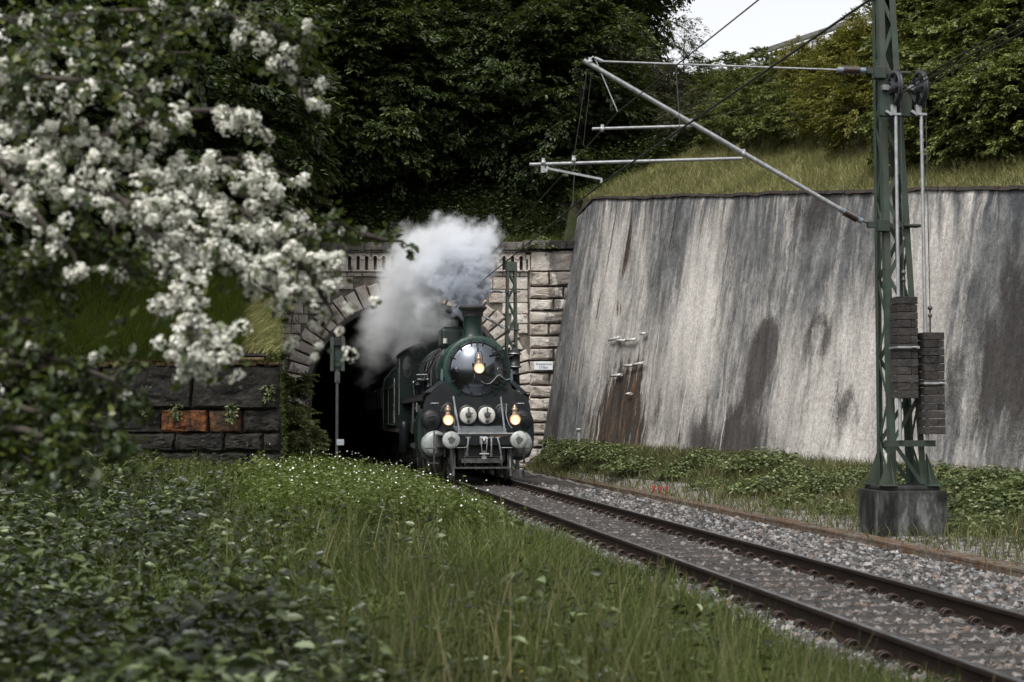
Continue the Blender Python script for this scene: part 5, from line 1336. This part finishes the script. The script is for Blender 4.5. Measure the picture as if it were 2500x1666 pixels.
kn = dict(bush=('green_bush', 'leafy green bush'), obush=('dull_bush', 'dull olive-brown bush'), ybush=('yellow_green_bush', 'yellow-green feathery bush'), maple=('maple_bush', 'dense dark maple bush'))
ordn = side + ['tenth', 'eleventh', 'twelfth', 'thirteenth']
for rowname, lst in hb:
    for i, (px, py, s, kd) in enumerate(lst):
        p = None; yy_ = py
        while p is None and yy_ < 500: p = hillpt(px, yy_); yy_ += 6
        plant(kd, kn[kd][0], f'{kn[kd][1]}, {ordn[i]} from the left in the {rowname} bush row above the wall', 'bush', p, s, group='bushes on the slope above the wall')
for i, (px, Y, s, lab) in enumerate(((1470, 82, 1.2, 'loose-leaved tree left of the bright sky gap'), (1545, 84, .95, 'sparse tree reaching into the left of the sky gap'), (1675, 80, .32, 'small thin tree standing before the bright sky'), (1520, 72, .6, 'olive tree behind the end of the cantilever'))):
    plant('sparse' if i else 'wood', 'sparse_tree', lab, 'tree', at(px, Y), s)
for i, (px, Y, s, sq, lab) in enumerate(((652, 57, .42, 1.2, 'tall shrub against the left shoulder of the tunnel portal'), (702, 53, .24, 1.0, 'pale green shrub between wing wall and tunnel mouth'), (690, 46, .28, .95, 'shrub at the corner of the blackened abutment'), (612, 60.5, .62, 1.2, 'shrub on top of the wing wall below the blossom'), (748, 44, .16, 1.2, 'low leafy sapling before the dark tunnel mouth'))):
    x = (px - 1250) / 4000 * Y; plant('shrub', 'shrub', lab, 'shrub', (x, Y, (gz(x, Y) if i != 3 else 6.0) - .1), s, sq=sq)

# ------------------------------------------------------------------ low clumps by the right wall
lf_nettle = leafmat('leaf_nettle', [(0, (.025, .035, .012)), (.45, (.11, .145, .05)), (.8, (.22, .26, .11)), (1, (.38, .41, .23))], .5, .3, .35)
def clump(seed, R_=1.0, H_=.6, n=1500, L=.13):
    g = np.random.default_rng(seed); th = g.uniform(0, 6.28, n); r_ = R_ * np.sqrt(g.uniform(0, 1, n)); 
    hmax = H_ * (1 - (r_ / R_) ** 2 * .75) * (1 + .25 * np.sin(th * 3 + seed) * (r_ / R_))
    z = hmax * g.uniform(.35, 1.05, n); C = np.stack([r_ * np.cos(th), r_ * np.sin(th), z], 1)
    a = g.uniform(0, 6.28, n); D = np.stack([np.cos(a) + .5 * np.cos(th), np.sin(a) + .5 * np.sin(th), g.uniform(-.25, .35, n)], 1)
    N = np.array([[0, 0, 1.0]]) + g.normal(size=(n, 3)) * .35
    V, F = leafgeo(C, D, N, L * g.uniform(.5, 1.2, n), L * .7 * g.uniform(.6, 1.2, n), .2, .3)
    return rawmesh('leaf_clump', V, F, lf_nettle)
cms = [clump(1, 1.0, .42, 1100, .12), clump(2, 1.1, .58, 1500, .12), clump(3, .8, .34, 800, .10)]
cpos = [(1290, 1118, 0), (1340, 1120, 2), (1300, 1085, 1), (1360, 1085, 1), (1420, 1090, 0), (1400, 1130, 2), (1480, 1142, 2), (1318, 1095, 1), (1385, 1100, 1), (1450, 1112, 0), (1505, 1125, 1), (1560, 1150, 0), (1660, 1165, 0), (1725, 1140, 1), (1740, 1190, 2), (1870, 1150, 1), (1880, 1205, 0), (1945, 1180, 1), (1960, 1240, 0), (2030, 1200, 1), (2060, 1255, 2), (2080, 1180, 1), (2260, 1190, 1), (2340, 1200, 1), (2430, 1190, 1), (2500, 1215, 1), (2330, 1255, 0), (2270, 1300, 2), (2420, 1265, 1), (2560, 1230, 1), (2350, 1300, 2)]
for i, (px, py, k) in enumerate(cpos):
    p = hillpt2 = None
    d = ray(px, py); kk = 12.0
    while kk < 70:
        p = Vector((0, 0, HC)) + d * kk
        if p.z < gz(p.x, p.y): break
        kk += .1
    o = link('bramble_clump', cms[k]); o.location = (p.x, p.y, gz(p.x, p.y) - .04); o.rotation_euler = (0, 0, rng.uniform(0, 6.28)); f_ = rng.uniform(.5, 1.15) * (1.15 if px > 2150 else 1.0); o.scale = (f_, f_, f_)
    tag(o, ('low leafy clump at the wall foot between tunnel and mast' if px < 2140 else 'low leafy clump to the right of the mast base'), 'ground plant', 'leafy clumps left of the mast' if px < 2140 else 'leafy clumps right of the mast')

# ------------------------------------------------------------------ grass, weeds, flowers (uncountable)
def stripes(name, V, F, mat, label, cat): return tag(link(name, rawmesh(name, V, F, mat)), label, cat, kind='stuff')
gr_near = leafmat('grass_green', [(0, (.016, .026, .006)), (.45, (.062, .092, .015)), (.8, (.14, .18, .038)), (1, (.27, .28, .11))], .55, .38, .35, .6)
gr_dry = leafmat('grass_dry', [(0, (.12, .13, .035)), (.4, (.24, .24, .08)), (.8, (.36, .34, .15)), (1, (.48, .43, .25))], .7, .35)
gr_verge = leafmat('grass_verge', [(0, (.05, .06, .02)), (.5, (.10, .115, .035)), (.8, (.17, .165, .07)), (1, (.26, .22, .12))], .65, .3)
gr_lush = leafmat('grass_lush', [(0, (.018, .030, .006)), (.6, (.048, .074, .014)), (.9, (.09, .12, .03)), (1, (.16, .17, .07))], .55, .3)
def field(n, y0, y1, p=1.3, smax=-2.05, wedge=.36, fn=None):
    out = []
    while sum(map(len, out)) < n:
        k = n * 2; u = rng.uniform(0, 1, k); e = 1 - p
        y = (y0 ** e + u * (y1 ** e - y0 ** e)) ** (1 / e); x = rng.uniform(-wedge, wedge * .9, k) * y - .3
        s, t = inv(x, y)
        edge = smax - .35 * (np.sin(t * 1.3) * np.sin(t * .37 + 1) + rng.normal(0, .25, k))
        ok = (s < edge) & ~((y > 39.6) & (x < -5.5)) & (y < y1)
        if fn is not None: ok &= fn(x, y) > rng.uniform(0, 1, k)
        out.append(np.stack([x[ok], y[ok]], 1))
    a = np.concatenate(out)[:n]; return a[:, 0], a[:, 1]
def colpx(x, y): return 1250 + 4000 * x / y
def patch(x, y): return .5 + .5 * np.sin(x * 1.7 + 2 * np.sin(y * .6)) * np.cos(y * .9 + x)
# tall grass: more towards the track
x, y = field(150000, 3.6, 45, 1.5, smax=-1.12, fn=lambda x, y: np.clip(.10 + sstep(550, 1050, colpx(x, y) + 25 * (y - 8)) * (.55 + .45 * patch(x, y)), 0, 1))
z = ground(x, y); n = len(x)
H = rng.uniform(.30, .90, n) * (.65 + .5 * patch(x, y)); s_, t_ = inv(x, y); H *= np.clip((-s_ - .7) / 1.8, .28, 1)
V, F = blades(np.stack([x, y, z - .02], 1), H, .007 * (1 + y / 14) * rng.uniform(.7, 1.3, n), rng.uniform(0, 6.28, n), rng.uniform(.1, .8, n), 4)
stripes('tall_grass', V, F, gr_near, 'tall green grass filling the bank left of the track', 'grass')
x, y = field(2300, 4.5, 36, 1.3, smax=-1.9, fn=lambda x, y: sstep(600, 1000, colpx(x, y))); n = len(x)
V, F = blades(np.stack([x, y, ground(x, y)], 1), rng.uniform(.6, 1.15, n) * np.clip((-inv(x, y)[0] - .8) / 2.2, .4, 1), .006 * (1 + y / 16), rng.uniform(0, 6.28, n), rng.uniform(.05, .35, n), 4)
stripes('grass_stalks', V, F, gr_verge, 'thin straw-coloured stalks standing above the green grass', 'grass')
# leafy weeds
def weeds(x, y, Hs, nl, L, seed):
    g = np.random.default_rng(seed); n = len(x); z = ground(x, y)
    k = np.repeat(np.arange(n), nl); m_ = len(k); u = g.uniform(.15, 1.05, m_); a = g.uniform(0, 6.28, m_)
    lean = g.normal(size=(n, 2)) * .12
    C = np.stack([x[k] + lean[k, 0] * u + .02 * np.cos(a), y[k] + lean[k, 1] * u + .02 * np.sin(a), z[k] + Hs[k] * u], 1)
    D = np.stack([np.cos(a), np.sin(a), g.uniform(-.3, .5, m_)], 1)
    N = np.array([[0, 0, 1.0]]) + g.normal(size=(m_, 3)) * .5
    sc_ = (1 + y[k] / 22)
    Ls = L * g.uniform(.5, 1.25, m_) * (1.15 - .45 * u) * sc_
    return leafgeo(C, D, N, Ls, Ls * g.uniform(.36, .6, m_), .25, .35)
x, y = field(15000, 3.4, 42, 1.45, smax=-2.6, fn=lambda x, y: np.clip(1.0 - .93 * sstep(520, 1080, colpx(x, y) + 25 * (y - 8)) + .10 * patch(x, y), .04, 1))
V, F = weeds(x, y, rng.uniform(.18, .68, len(x)) * (.55 + .85 * patch(x * 1.9, y * 1.9)), 20, .074, 5)
lf_weed = leafmat('leaf_weed', [(0, (.005, .009, .003)), (.48, (.030, .047, .012)), (.8, (.095, .13, .036)), (.93, (.19, .24, .10)), (1, (.34, .40, .25))], .36, .2, .55, .7)  # wide spread of leaf tones paints in glossy highlights and black gaps
stripes('nettles', V, F, lf_weed, 'dense nettles and leafy weeds covering the near left bank', 'weeds')
# bright cress-like plants with white heads near the tunnel
x, y = field(2600, 20, 40, 1.2, smax=-2.3, fn=lambda x, y: sstep(560, 760, colpx(x, y)) * (1 - sstep(1230, 1420, colpx(x, y))))
lf_cress = leafmat('leaf_cress', [(0, (.05, .08, .012)), (.5, (.10, .14, .025)), (1, (.20, .24, .08))], .5, .35)
V, F = weeds(x, y, rng.uniform(.45, .85, len(x)), 20, .055, 8); V2, F2 = blades(np.stack([x, y, ground(x, y)], 1), rng.uniform(.7, 1.0, len(x)), np.full(len(x), .012), rng.uniform(0, 6.28, len(x)), rng.uniform(0, .2, len(x)), 2)
stripes('cress', *joinvf([(V, F), (V2, F2)]), lf_cress, 'bright yellow-green flowering weeds in front of the tunnel mouth', 'weeds')
n_ = 1500; x2 = rng.uniform(-14, -5.0, n_); y2 = rng.uniform(37.2, 39.75, n_)
stripes('base_weeds', *weeds(x2, y2, rng.uniform(.15, .55, n_), 18, .05, 18), lf_mid, 'tall weeds growing up against the foot of the blackened abutment', 'weeds')
def dots(C, r_, name, mat, label):
    n = len(C); g = np.random.default_rng(3); a = np.linspace(0, 2 * np.pi, 7)[:-1]
    N = unit(np.array([[0, -.5, .8]]) + g.normal(size=(n, 3)) * .4); U_ = unit(np.cross(N, g.normal(size=(n, 3)))); W_ = np.cross(N, U_)
    V = np.concatenate([(C + N * (r_ * .4)[:, None])[:, None, :], C[:, None, :] + (U_[:, None, :] * np.cos(a)[None, :, None] + W_[:, None, :] * np.sin(a)[None, :, None]) * r_[:, None, None]], 1)
    b0 = (np.arange(n) * 7)[:, None]; F = np.concatenate([b0 + np.array([[0, 1 + k, 1 + (k + 1) % 6]]) for k in range(6)], 1).reshape(-1, 3)
    return tag(link(name, rawmesh(name, V.reshape(-1, 3), F, mat)), label, 'flowers', kind='stuff')
petal = simple('white_petal', (.62, .64, .56), .7, 0, 30, .1)
sel = rng.choice(len(x), 300); C = np.stack([x[sel] + rng.normal(0, .05, 300), y[sel], ground(x[sel], y[sel]) + rng.uniform(.60, 1.05, 300)], 1)
dots(C, rng.uniform(.008, .016, 300), 'white_flowers', petal, 'small white flower heads above the weeds near the tunnel')
px = np.concatenate([rng.uniform(1230, 1470, 7), rng.uniform(1050, 1800, 5)]); yy = rng.uniform(6.2, 8.6, 12); C = np.stack([(px - 1250) / 4000 * yy, yy, ground((px - 1250) / 4000 * yy, yy) + .42], 1)
dots(C, rng.uniform(.008, .014, 12), 'yellow_flowers', simple('yellow_petal', (.75, .45, .02), .6), 'few tiny yellow flowers low in the front grass')
# grass by the right ballast edge and wall foot
def stfield(n, s0, s1, t0, t1):
    x, y, s, t = st_samples(n, s0, s1, t0, t1, 0.0); q, d = wq(x, y); ok = (d < -.15) & (rng.uniform(0, 1, n) < .12 + .88 * np.maximum(sstep(4.6, 7.0, s) * patch(x * 1.3, y * 1.3), sstep(-3.6, -1.2, d) * .9)); return x[ok], y[ok]
x, y = stfield(110000, 3.7, 11, 16, 63); n = len(x)
V, F = blades(np.stack([x, y, ground(x, y)], 1), rng.uniform(.08, .40, n), .010 * (1 + y / 30) * rng.uniform(.7, 1.3, n), rng.uniform(0, 6.28, n), rng.uniform(.1, .9, n), 3)
stripes('verge_grass', V, F, gr_verge, 'short grass between the cable trough and the concrete wall', 'grass')
# dry grass above the wall
n = 60000; q = rng.uniform(-1, 34, n) ; d = 1.9 + 4.8 * rng.uniform(0, 1, n) ** 1.2; x = WF0.x + WD.x * q + WN.x * d; y = WF0.y + WD.y * q + WN.y * d
ok = y < 90; x, y, d = x[ok], y[ok], d[ok]; n = len(x)
V, F = blades(np.stack([x, y, ground(x, y) - .03], 1), rng.uniform(.2, .6, n) * (.5 + .5 * sstep(1.9, 3, d)), .022 * rng.uniform(.6, 1.3, n), rng.uniform(0, 6.28, n), rng.uniform(.2, 1.0, n), 3)
stripes('dry_grass', V, F, gr_dry, 'pale dry grass on the slope just above the concrete wall', 'grass')
n = 16000; x = rng.uniform(1, 24, n); y = rng.uniform(45, 86, n); q, d = wq(x, y); ok = (d > 6) & (d < 26); x, y = x[ok], y[ok]; n = len(x)
V, F = blades(np.stack([x, y, ground(x, y) - .03], 1), rng.uniform(.4, .9, n), .04 * rng.uniform(.6, 1.3, n), rng.uniform(0, 6.28, n), rng.uniform(.2, 1.0, n), 3)
stripes('slope_grass', V, F, gr_near, 'green grass between the bushes on the right slope', 'grass')
# lush grass on the left bank
n = 90000; y = rng.uniform(40.9, 62, n); lw_ = -5.75 - (y - 40) * .168 - .9; x = lw_ - 16 * rng.uniform(0, 1, n) ** 1.3
V, F = blades(np.stack([x, y, ground(x, y) - .03], 1), rng.uniform(.4, .95, n), .022 * rng.uniform(.6, 1.3, n), rng.uniform(-.6, .6, n) - 1.2, rng.uniform(.4, 1.3, n), 4)
stripes('bank_grass', V, F, gr_lush, 'lush overhanging grass on the bank behind the black abutment', 'grass')
# fringe on the parapet and scrub floor of the wood
n = 26000; x = rng.uniform(-12, 5, n); y = PORT + .75 + 3.5 * rng.uniform(0, 1, n) ** 1.5
V, F = blades(np.stack([x, y, np.maximum(ground(x, y), 8.2) - .03], 1), rng.uniform(.15, .55, n), .03 * rng.uniform(.6, 1.3, n), rng.uniform(0, 6.28, n), rng.uniform(.2, 1.1, n), 3)
stripes('parapet_grass', V, F, gr_near, 'grass and ivy fringe growing behind the portal parapet', 'grass')
x = rng.uniform(-13, 8, 5200); y = rng.uniform(PORT + 1.5, PORT + 9, 5200); 
V, F = weeds(x, y, rng.uniform(.5, 1.6, 5200), 16, .05, 12)
stripes('undergrowth', V, F, lf_dark, 'dark leafy undergrowth below the trees above the portal', 'undergrowth')
# straw and creepers on the wing wall face
n = 9000; y = rng.uniform(41, 62.5, n); x = -5.75 - (y - 40) * .168 + rng.uniform(-.9, .15, n); zt_ = np.interp(y, [40, 43, 63], [3.0, 3.75, 7.35])
V, F = blades(np.stack([x, y, zt_ - .02], 1), rng.uniform(.1, .4, n), .02 * rng.uniform(.6, 1.3, n), rng.uniform(-.8, .8, n), rng.uniform(.8, 1.8, n), 3)
stripes('straw', V, F, gr_dry, 'dry straw lying over the top of the wing wall', 'dry grass')
n = 1500; y = rng.uniform(41.5, 62.3, n); u = rng.uniform(0, 1, n); x = -5.75 - (y - 40) * .168 + .12 - .25 * u; g_ = np.array([gz(a + 1, b_) for a, b_ in zip(x, y)])
zt_ = np.interp(y, [40, 43, 63], [2.9, 3.6, 7.2]); k = np.repeat(np.arange(n), 9); m_ = len(k)
C = np.stack([x[k] + rng.uniform(0, .25, m_), y[k] + rng.normal(0, .25, m_), (zt_ * u)[k] + rng.normal(0, .2, m_)], 1); D = rng.normal(size=(m_, 3)) + np.array([[.8, -.5, -.2]]); N = rng.normal(size=(m_, 3)) * .5 + np.array([[.3, -.2, 1]])
V, F = leafgeo(C, D, N, rng.uniform(.06, .14, m_), rng.uniform(.035, .08, m_))
stripes('creepers', V, F, lf_cress, 'pale green creepers hanging down the face of the wing wall', 'creepers')
# ferns and tufts on the abutment
for px, py, lab in ((430, 1005, 'left small fern rooted between the orange blocks'), (565, 1010, 'middle small fern between the orange blocks'), (655, 960, 'leafy sprig at the right corner of the abutment'), (352, 1000, 'small leafy tuft left of the orange blocks')):
    p = P(px, py, 39.88); n = 90; a = rng.uniform(0, 6.28, n); C = np.stack([p.x + .14 * np.cos(a) * rng.uniform(0, 1, n), p.y - .1 * rng.uniform(0, 1, n), p.z + .2 * rng.uniform(-1, 1, n)], 1)
    V, F = leafgeo(C, np.stack([np.cos(a), -.5 + 0 * a, np.sin(a)], 1), rng.normal(size=(n, 3)) * .4 + np.array([[0, -.4, 1]]), rng.uniform(.05, .13, n), rng.uniform(.02, .05, n))
    tag(link('small_fern', rawmesh('small_fern', V, F, lf_nettle)), lab, 'fern', 'small plants on the abutment')

# short brown moss and dead grass hanging over the abutment edge
n = 7000; x = rng.uniform(-13.5, -5.8, n); y = 39.82 + rng.uniform(-.05, .9, n)
V, F = blades(np.stack([x, y, 0 * x + az_(889) + .03], 1), rng.uniform(.04, .20, n), rng.uniform(.012, .03, n), rng.normal(-1.57, .7, n), rng.uniform(.6, 2.2, n), 3)
stripes('dead_grass', V, F, leafmat('dead_grass', [(0, (.02, .013, .006)), (.6, (.055, .036, .014)), (1, (.13, .09, .04))], .8, .2), 'short brown moss and dead grass on the top edge of the abutment', 'moss')

# ------------------------------------------------------------------ hawthorn in blossom, near the camera
haw = thing('hawthorn_tree', 'white-blossoming hawthorn leaning in from the left, close to the camera', 'tree', (-3.3, 6.6, 0))
hb0 = Vector((-3.3, 6.6, 0))
limbs = [  # (pixel, distance) polylines, blossom amount, spread
    ([(-700, 500, 6.6), (-350, 230, 6.4), (-50, 290, 6.3), (200, 360, 6.2), (420, 420, 6.2), (600, 520, 6.3), (700, 610, 6.3), (770, 690, 6.35), (815, 770, 6.4)], 1.0, 1.2),
    ([(-350, 230, 6.4), (-50, 380, 5.9), (130, 430, 5.8), (300, 490, 5.8), (470, 560, 5.9), (600, 630, 6.0), (700, 680, 6.1)], 1.0, 1.1),
    ([(300, 490, 5.8), (400, 600, 5.8), (440, 740, 5.8), (470, 840, 5.8), (492, 935, 5.8)], 1.0, .85),
    ([(440, 740, 5.8), (500, 800, 5.8), (540, 860, 5.8)], 1.0, .7), ([(430, 690, 5.8), (460, 790, 5.75), (480, 880, 5.75)], 1.0, .6),
    ([(-350, 230, 6.4), (-100, 60, 6.6), (150, 40, 6.8), (400, 20, 6.9), (560, 40, 6.9), (680, 70, 6.9), (750, 110, 7.0)], .14, 1.2),
    ([(560, 40, 6.9), (640, 100, 6.9), (690, 150, 6.9), (735, 200, 7.0), (740, 240, 7.0)], .8, .8),
    ([(200, 360, 6.2), (360, 290, 6.3), (480, 270, 6.4), (570, 270, 6.5), (640, 310, 6.5), (662, 345, 6.5)], .8, .7),
    ([(420, 420, 6.2), (560, 390, 6.4), (650, 400, 6.5), (676, 420, 6.5)], .8, .6),
    ([(570, 470, 6.3), (660, 490, 6.4), (740, 530, 6.6)], .8, .8),
    ([(700, 610, 6.3), (760, 560, 6.6), (830, 545, 6.7), (875, 570, 6.8)], .30, .5),
    ([(875, 570, 6.8), (930, 585, 6.9), (985, 590, 6.9)], .05, .35),
    ([(-350, 230, 6.4), (-100, 180, 6.1), (100, 190, 6.0), (260, 200, 6.0), (400, 260, 6.1)], .16, 1.1),
    ([(-50, 380, 5.9), (120, 560, 5.7), (180, 620, 5.7), (190, 660, 5.7)], .7, .6),
    ([(-350, 230, 6.4), (-150, 480, 5.6), (0, 520, 5.6), (30, 530, 5.6)], .7, .7),
    ([(-50, 290, 6.3), (60, 120, 6.4), (200, 110, 6.5), (330, 130, 6.5), (470, 130, 6.6)], .06, 1.2),
    ([(470, 560, 5.9), (560, 640, 6.0), (640, 700, 6.0), (690, 725, 6.1)], .9, .55),
    ([(420, 420, 6.2), (430, 560, 6.1), (420, 640, 6.1)], .55, .9),
    ([(130, 430, 5.8), (200, 560, 5.8), (300, 640, 5.8), (350, 690, 5.8)], .18, 1.0)]
lowl = [([(-700, 1000, 5.8), (-200, 900, 5.6), (0, 880, 5.5), (120, 900, 5.5), (230, 950, 5.6), (330, 985, 5.7)], .14, .9),
        ([(-200, 900, 5.6), (0, 980, 5.4), (130, 1020, 5.4), (230, 1040, 5.5), (300, 1060, 5.5)], .10, .9),
        ([(-200, 1000, 5.5), (-20, 1080, 5.3), (80, 1130, 5.3), (140, 1160, 5.3)], .12, .8),
        ([(-100, 760, 5.9), (60, 780, 5.8), (130, 830, 5.8)], .02, .9), ([(-100, 860, 5.6), (80, 860, 5.5), (200, 900, 5.5), (280, 930, 5.5)], .12, .9), ([(-100, 1040, 5.4), (60, 1050, 5.3), (160, 1090, 5.3), (190, 1150, 5.3)], .12, .9), ([(-100, 640, 5.9), (60, 660, 5.8), (170, 700, 5.8)], .02, .9)]
b = MB()
b.tube([(-3.3, 6.6, -.3), (-3.25, 6.6, .8), (-3.1, 6.55, 1.6), P(-700, 500, 6.6)], [.13, .11, .09, .06], 10); b.tube([(-3.25, 6.6, .9), (-2.9, 6.2, 1.25), P(-700, 1000, 5.8)], [.08, .05, .035], 8)
Cc = []; Lp = []; Ld = []
for lset, low in ((limbs, 0), (lowl, 1)):
    for pts, bl, spread in lset:
        W3 = [P(*p) for p in pts]; n = len(W3); b.tube(W3, [.012 * (1 - .8 * i / (n - 1)) + .003 for i in range(n)], 6)
        for p, q in zip(W3[:-1], W3[1:]):
            L_ = (q - p).length; on = 0
            for k in range(int(L_ * 60 * spread)):
                o = p.lerp(q, rng.uniform()); 
                dr = Vector((rng.normal(.15, .5), rng.normal(0, .7), rng.normal(-.25, .55))).normalized() * rng.uniform(.04, .23) * spread
                e = o + dr
                if k % 2 == 0: b.tube([o, o + dr * .5 + Vector((0, 0, .02)), e], [.004, .003, .0015], 4, False)
                for j in range(3):
                    u = rng.uniform(.3, 1.05)
                    if rng.uniform() < bl * (.36 if low else .80): Cc.append(o + dr * u)
                for j in range(22 if low else (14 if bl < .35 else 4)): Lp.append(o + dr * rng.uniform(.1, 1.1)); Ld.append(dr)
def shift(o):
    for v in range(len(o.v)): pass
b.v = [(x - hb0.x, y - hb0.y, z) for x, y, z in b.v]
b.build('branches', bark, haw)
Cc = np.array(Cc) - np.array(hb0); nb = len(Cc); fl = 26
k = np.repeat(np.arange(nb), fl); m_ = len(k); dv = unit(rng.normal(size=(m_, 3)) + np.array([[0, -.2, .35]]))
csz = rng.uniform(.018, .038, nb)
C = Cc[k] + dv * (csz[k] * rng.uniform(.6, 1.1, m_))[:, None]
N = unit(dv + rng.normal(size=(m_, 3)) * .3); U_ = unit(np.cross(N, rng.normal(size=(m_, 3)))); W_ = np.cross(N, U_)
a = np.linspace(0, 2 * np.pi, 6)[:-1]; rr = rng.uniform(.006, .0098, m_)
V = np.concatenate([(C - N * (rr * .3)[:, None])[:, None, :], C[:, None, :] + (U_[:, None, :] * np.cos(a)[None, :, None] + W_[:, None, :] * np.sin(a)[None, :, None]) * rr[:, None, None]], 1)
b0 = (np.arange(m_) * 6)[:, None]; F = np.concatenate([b0 + np.array([[0, 1 + k_, 1 + (k_ + 1) % 5]]) for k_ in range(5)], 1).reshape(-1, 3)
m = Mt('blossom'); c = m.ramp(m.n('NewGeometry').outputs['Random Per Island'], [(0, (.64, .63, .54)), (.5, (.82, .81, .74)), (1, (.88, .88, .83))])
x_ = m.n('MixShader', Fac=.3, i1=m.pr(c, .8, 0, None, .2), i2=m.n('BsdfTranslucent', Color=(.6, .62, .5)).outputs[0])
tag(link('blossom', rawmesh('blossom', V.reshape(-1, 3), F, m.fin(x_.outputs[0])), haw), kind='stuff')
Lp = np.array(Lp) - np.array(hb0); Ld = np.array(Ld); n = len(Lp)
D = unit(Ld) + rng.normal(size=(n, 3)) * .7; N = rng.normal(size=(n, 3)) * .6 + np.array([[0, -.2, 1]])
V, F = leafgeo(Lp + rng.normal(size=(n, 3)) * .02, D, N, rng.uniform(.022, .045, n), rng.uniform(.018, .034, n), .2, .2)
lf_haw = leafmat('leaf_hawthorn', [(0, (.015, .028, .008)), (.5, (.04, .065, .016)), (.85, (.085, .115, .025)), (1, (.16, .17, .03))], .4, .3, .5)
tag(link('leaves', rawmesh('leaves', V, F, lf_haw), haw), kind='stuff')

# ------------------------------------------------------------------ smoke
puffs = [(1146, 752, 45.1, 22), (1143, 735, 45.2, 32), (1168, 725, 45.3, 24), (1118, 722, 45.4, 34), (1098, 700, 45.8, 40), (1150, 690, 45.8, 44), (1118, 655, 46.3, 60), (1165, 640, 46.3, 48), (1060, 670, 46.8, 62),
         (1178, 598, 46.8, 50), (1193, 566, 47.2, 32), (1130, 600, 47.2, 62), (1088, 566, 48.0, 46), (1075, 612, 48.0, 70), (1022, 615, 48.8, 66), (996, 580, 49.5, 38), (1000, 670, 49.0, 72), (975, 730, 50.0, 72),
         (940, 780, 51.0, 66), (918, 830, 52.0, 56), (1040, 745, 48.5, 48), (1010, 800, 51.0, 60), (985, 850, 53.0, 50), (1070, 790, 50.0, 42), (905, 880, 54.5, 42), (900, 925, 56.0, 30), (1060, 545, 49, 26), (1205, 575, 47, 22), (985, 560, 50, 24)]
sp_ = [(P(a, b_, Y), r_ * Y / 4000) for a, b_, Y, r_ in puffs]
bmv = MB()
for c, r_ in sp_: bmv.sphere(c, r_ * 1.5 + .2, 20)
me = bpy.data.meshes.new('hull'); me.from_pydata(bmv.v, [], bmv.f); tmp = bpy.data.objects.new('hull', me); sc.collection.objects.link(tmp)
md = tmp.modifiers.new('r', 'REMESH'); md.mode = 'VOXEL'; md.voxel_size = .13
me2 = bpy.data.meshes.new_from_object(tmp.evaluated_get(bpy.context.evaluated_depsgraph_get())); bpy.data.objects.remove(tmp)
me2.name = 'smoke_plume'; me2.materials.clear()
m = Mt('smoke'); co = m.n('TexCoord').outputs['Object']
def vm(op, a, b_=None):
    nd = m.t.nodes.new('ShaderNodeVectorMath'); nd.operation = op
    for i, v in enumerate((a, b_)):
        if v is None: continue
        if isinstance(v, bpy.types.NodeSocket): m.t.links.new(v, nd.inputs[i])
        else: nd.inputs[i].default_value = v
    return nd
nz1 = m.n('TexNoise', Vector=co, Detail=5.0, Roughness=.6); nz1.inputs['Scale'].default_value = 1.9
off = vm('MULTIPLY', vm('SUBTRACT', nz1.outputs['Color'], (.5, .5, .5)).outputs[0], (1.5, 1.5, 1.5)).outputs[0]
nz2 = m.n('TexNoise', Vector=co, Detail=3.0, Roughness=.6); nz2.inputs['Scale'].default_value = 5.0
off2 = vm('MULTIPLY', vm('SUBTRACT', nz2.outputs['Color'], (.5, .5, .5)).outputs[0], (.42, .42, .42)).outputs[0]
wp = vm('ADD', vm('ADD', co, off).outputs[0], off2).outputs[0]
acc = None
for c, r_ in sp_:
    dd = vm('DISTANCE', wp, tuple(c)).outputs['Value']
    v = m.math('SUBTRACT', r_ * 1.12, dd)
    acc = v if acc is None else m.math('SMOOTH_MAX', acc, v, .12)
pp_ = P(1146, 735, 45.2)
far = vm('DISTANCE', co, tuple(pp_)).outputs['Value']
soft = m.math('MULTIPLY_ADD', far, .085, .05)          # edges get softer away from the chimney
den = m.math('DIVIDE', acc, soft, clamp=True)
den = m.math('POWER', den, 1.7)
thick = m.math('MULTIPLY', den, m.math('DIVIDE', 22.0, m.math('MULTIPLY_ADD', far, 1.7, 1.0)))
vol = m.t.nodes.new('ShaderNodeVolumePrincipled')
colr = m.ramp(m.math('DIVIDE', far, 5.0, clamp=True), [(0, (.34, .37, .42)), (.2, (.66, .69, .74)), (.42, (.87, .885, .91)), (1, (.95, .955, .965))])
m.t.links.new(colr, vol.inputs['Color']); m.t.links.new(thick, vol.inputs['Density']); vol.inputs['Anisotropy'].default_value = 0.15
m.t.links.new(vol.outputs[0], m.out.inputs['Volume'])
m.m.cycles.volume_sampling = 'MULTIPLE_IMPORTANCE'
me2.materials.append(m.m)
sc.cycles.volume_step_rate = 1.0
m.m.cycles.volume_step_rate = .22
sc.cycles.volume_max_steps = 256
tag(link('smoke_plume', me2), 'billowing grey-white smoke plume rising from the engine chimney', 'smoke', kind='stuff')
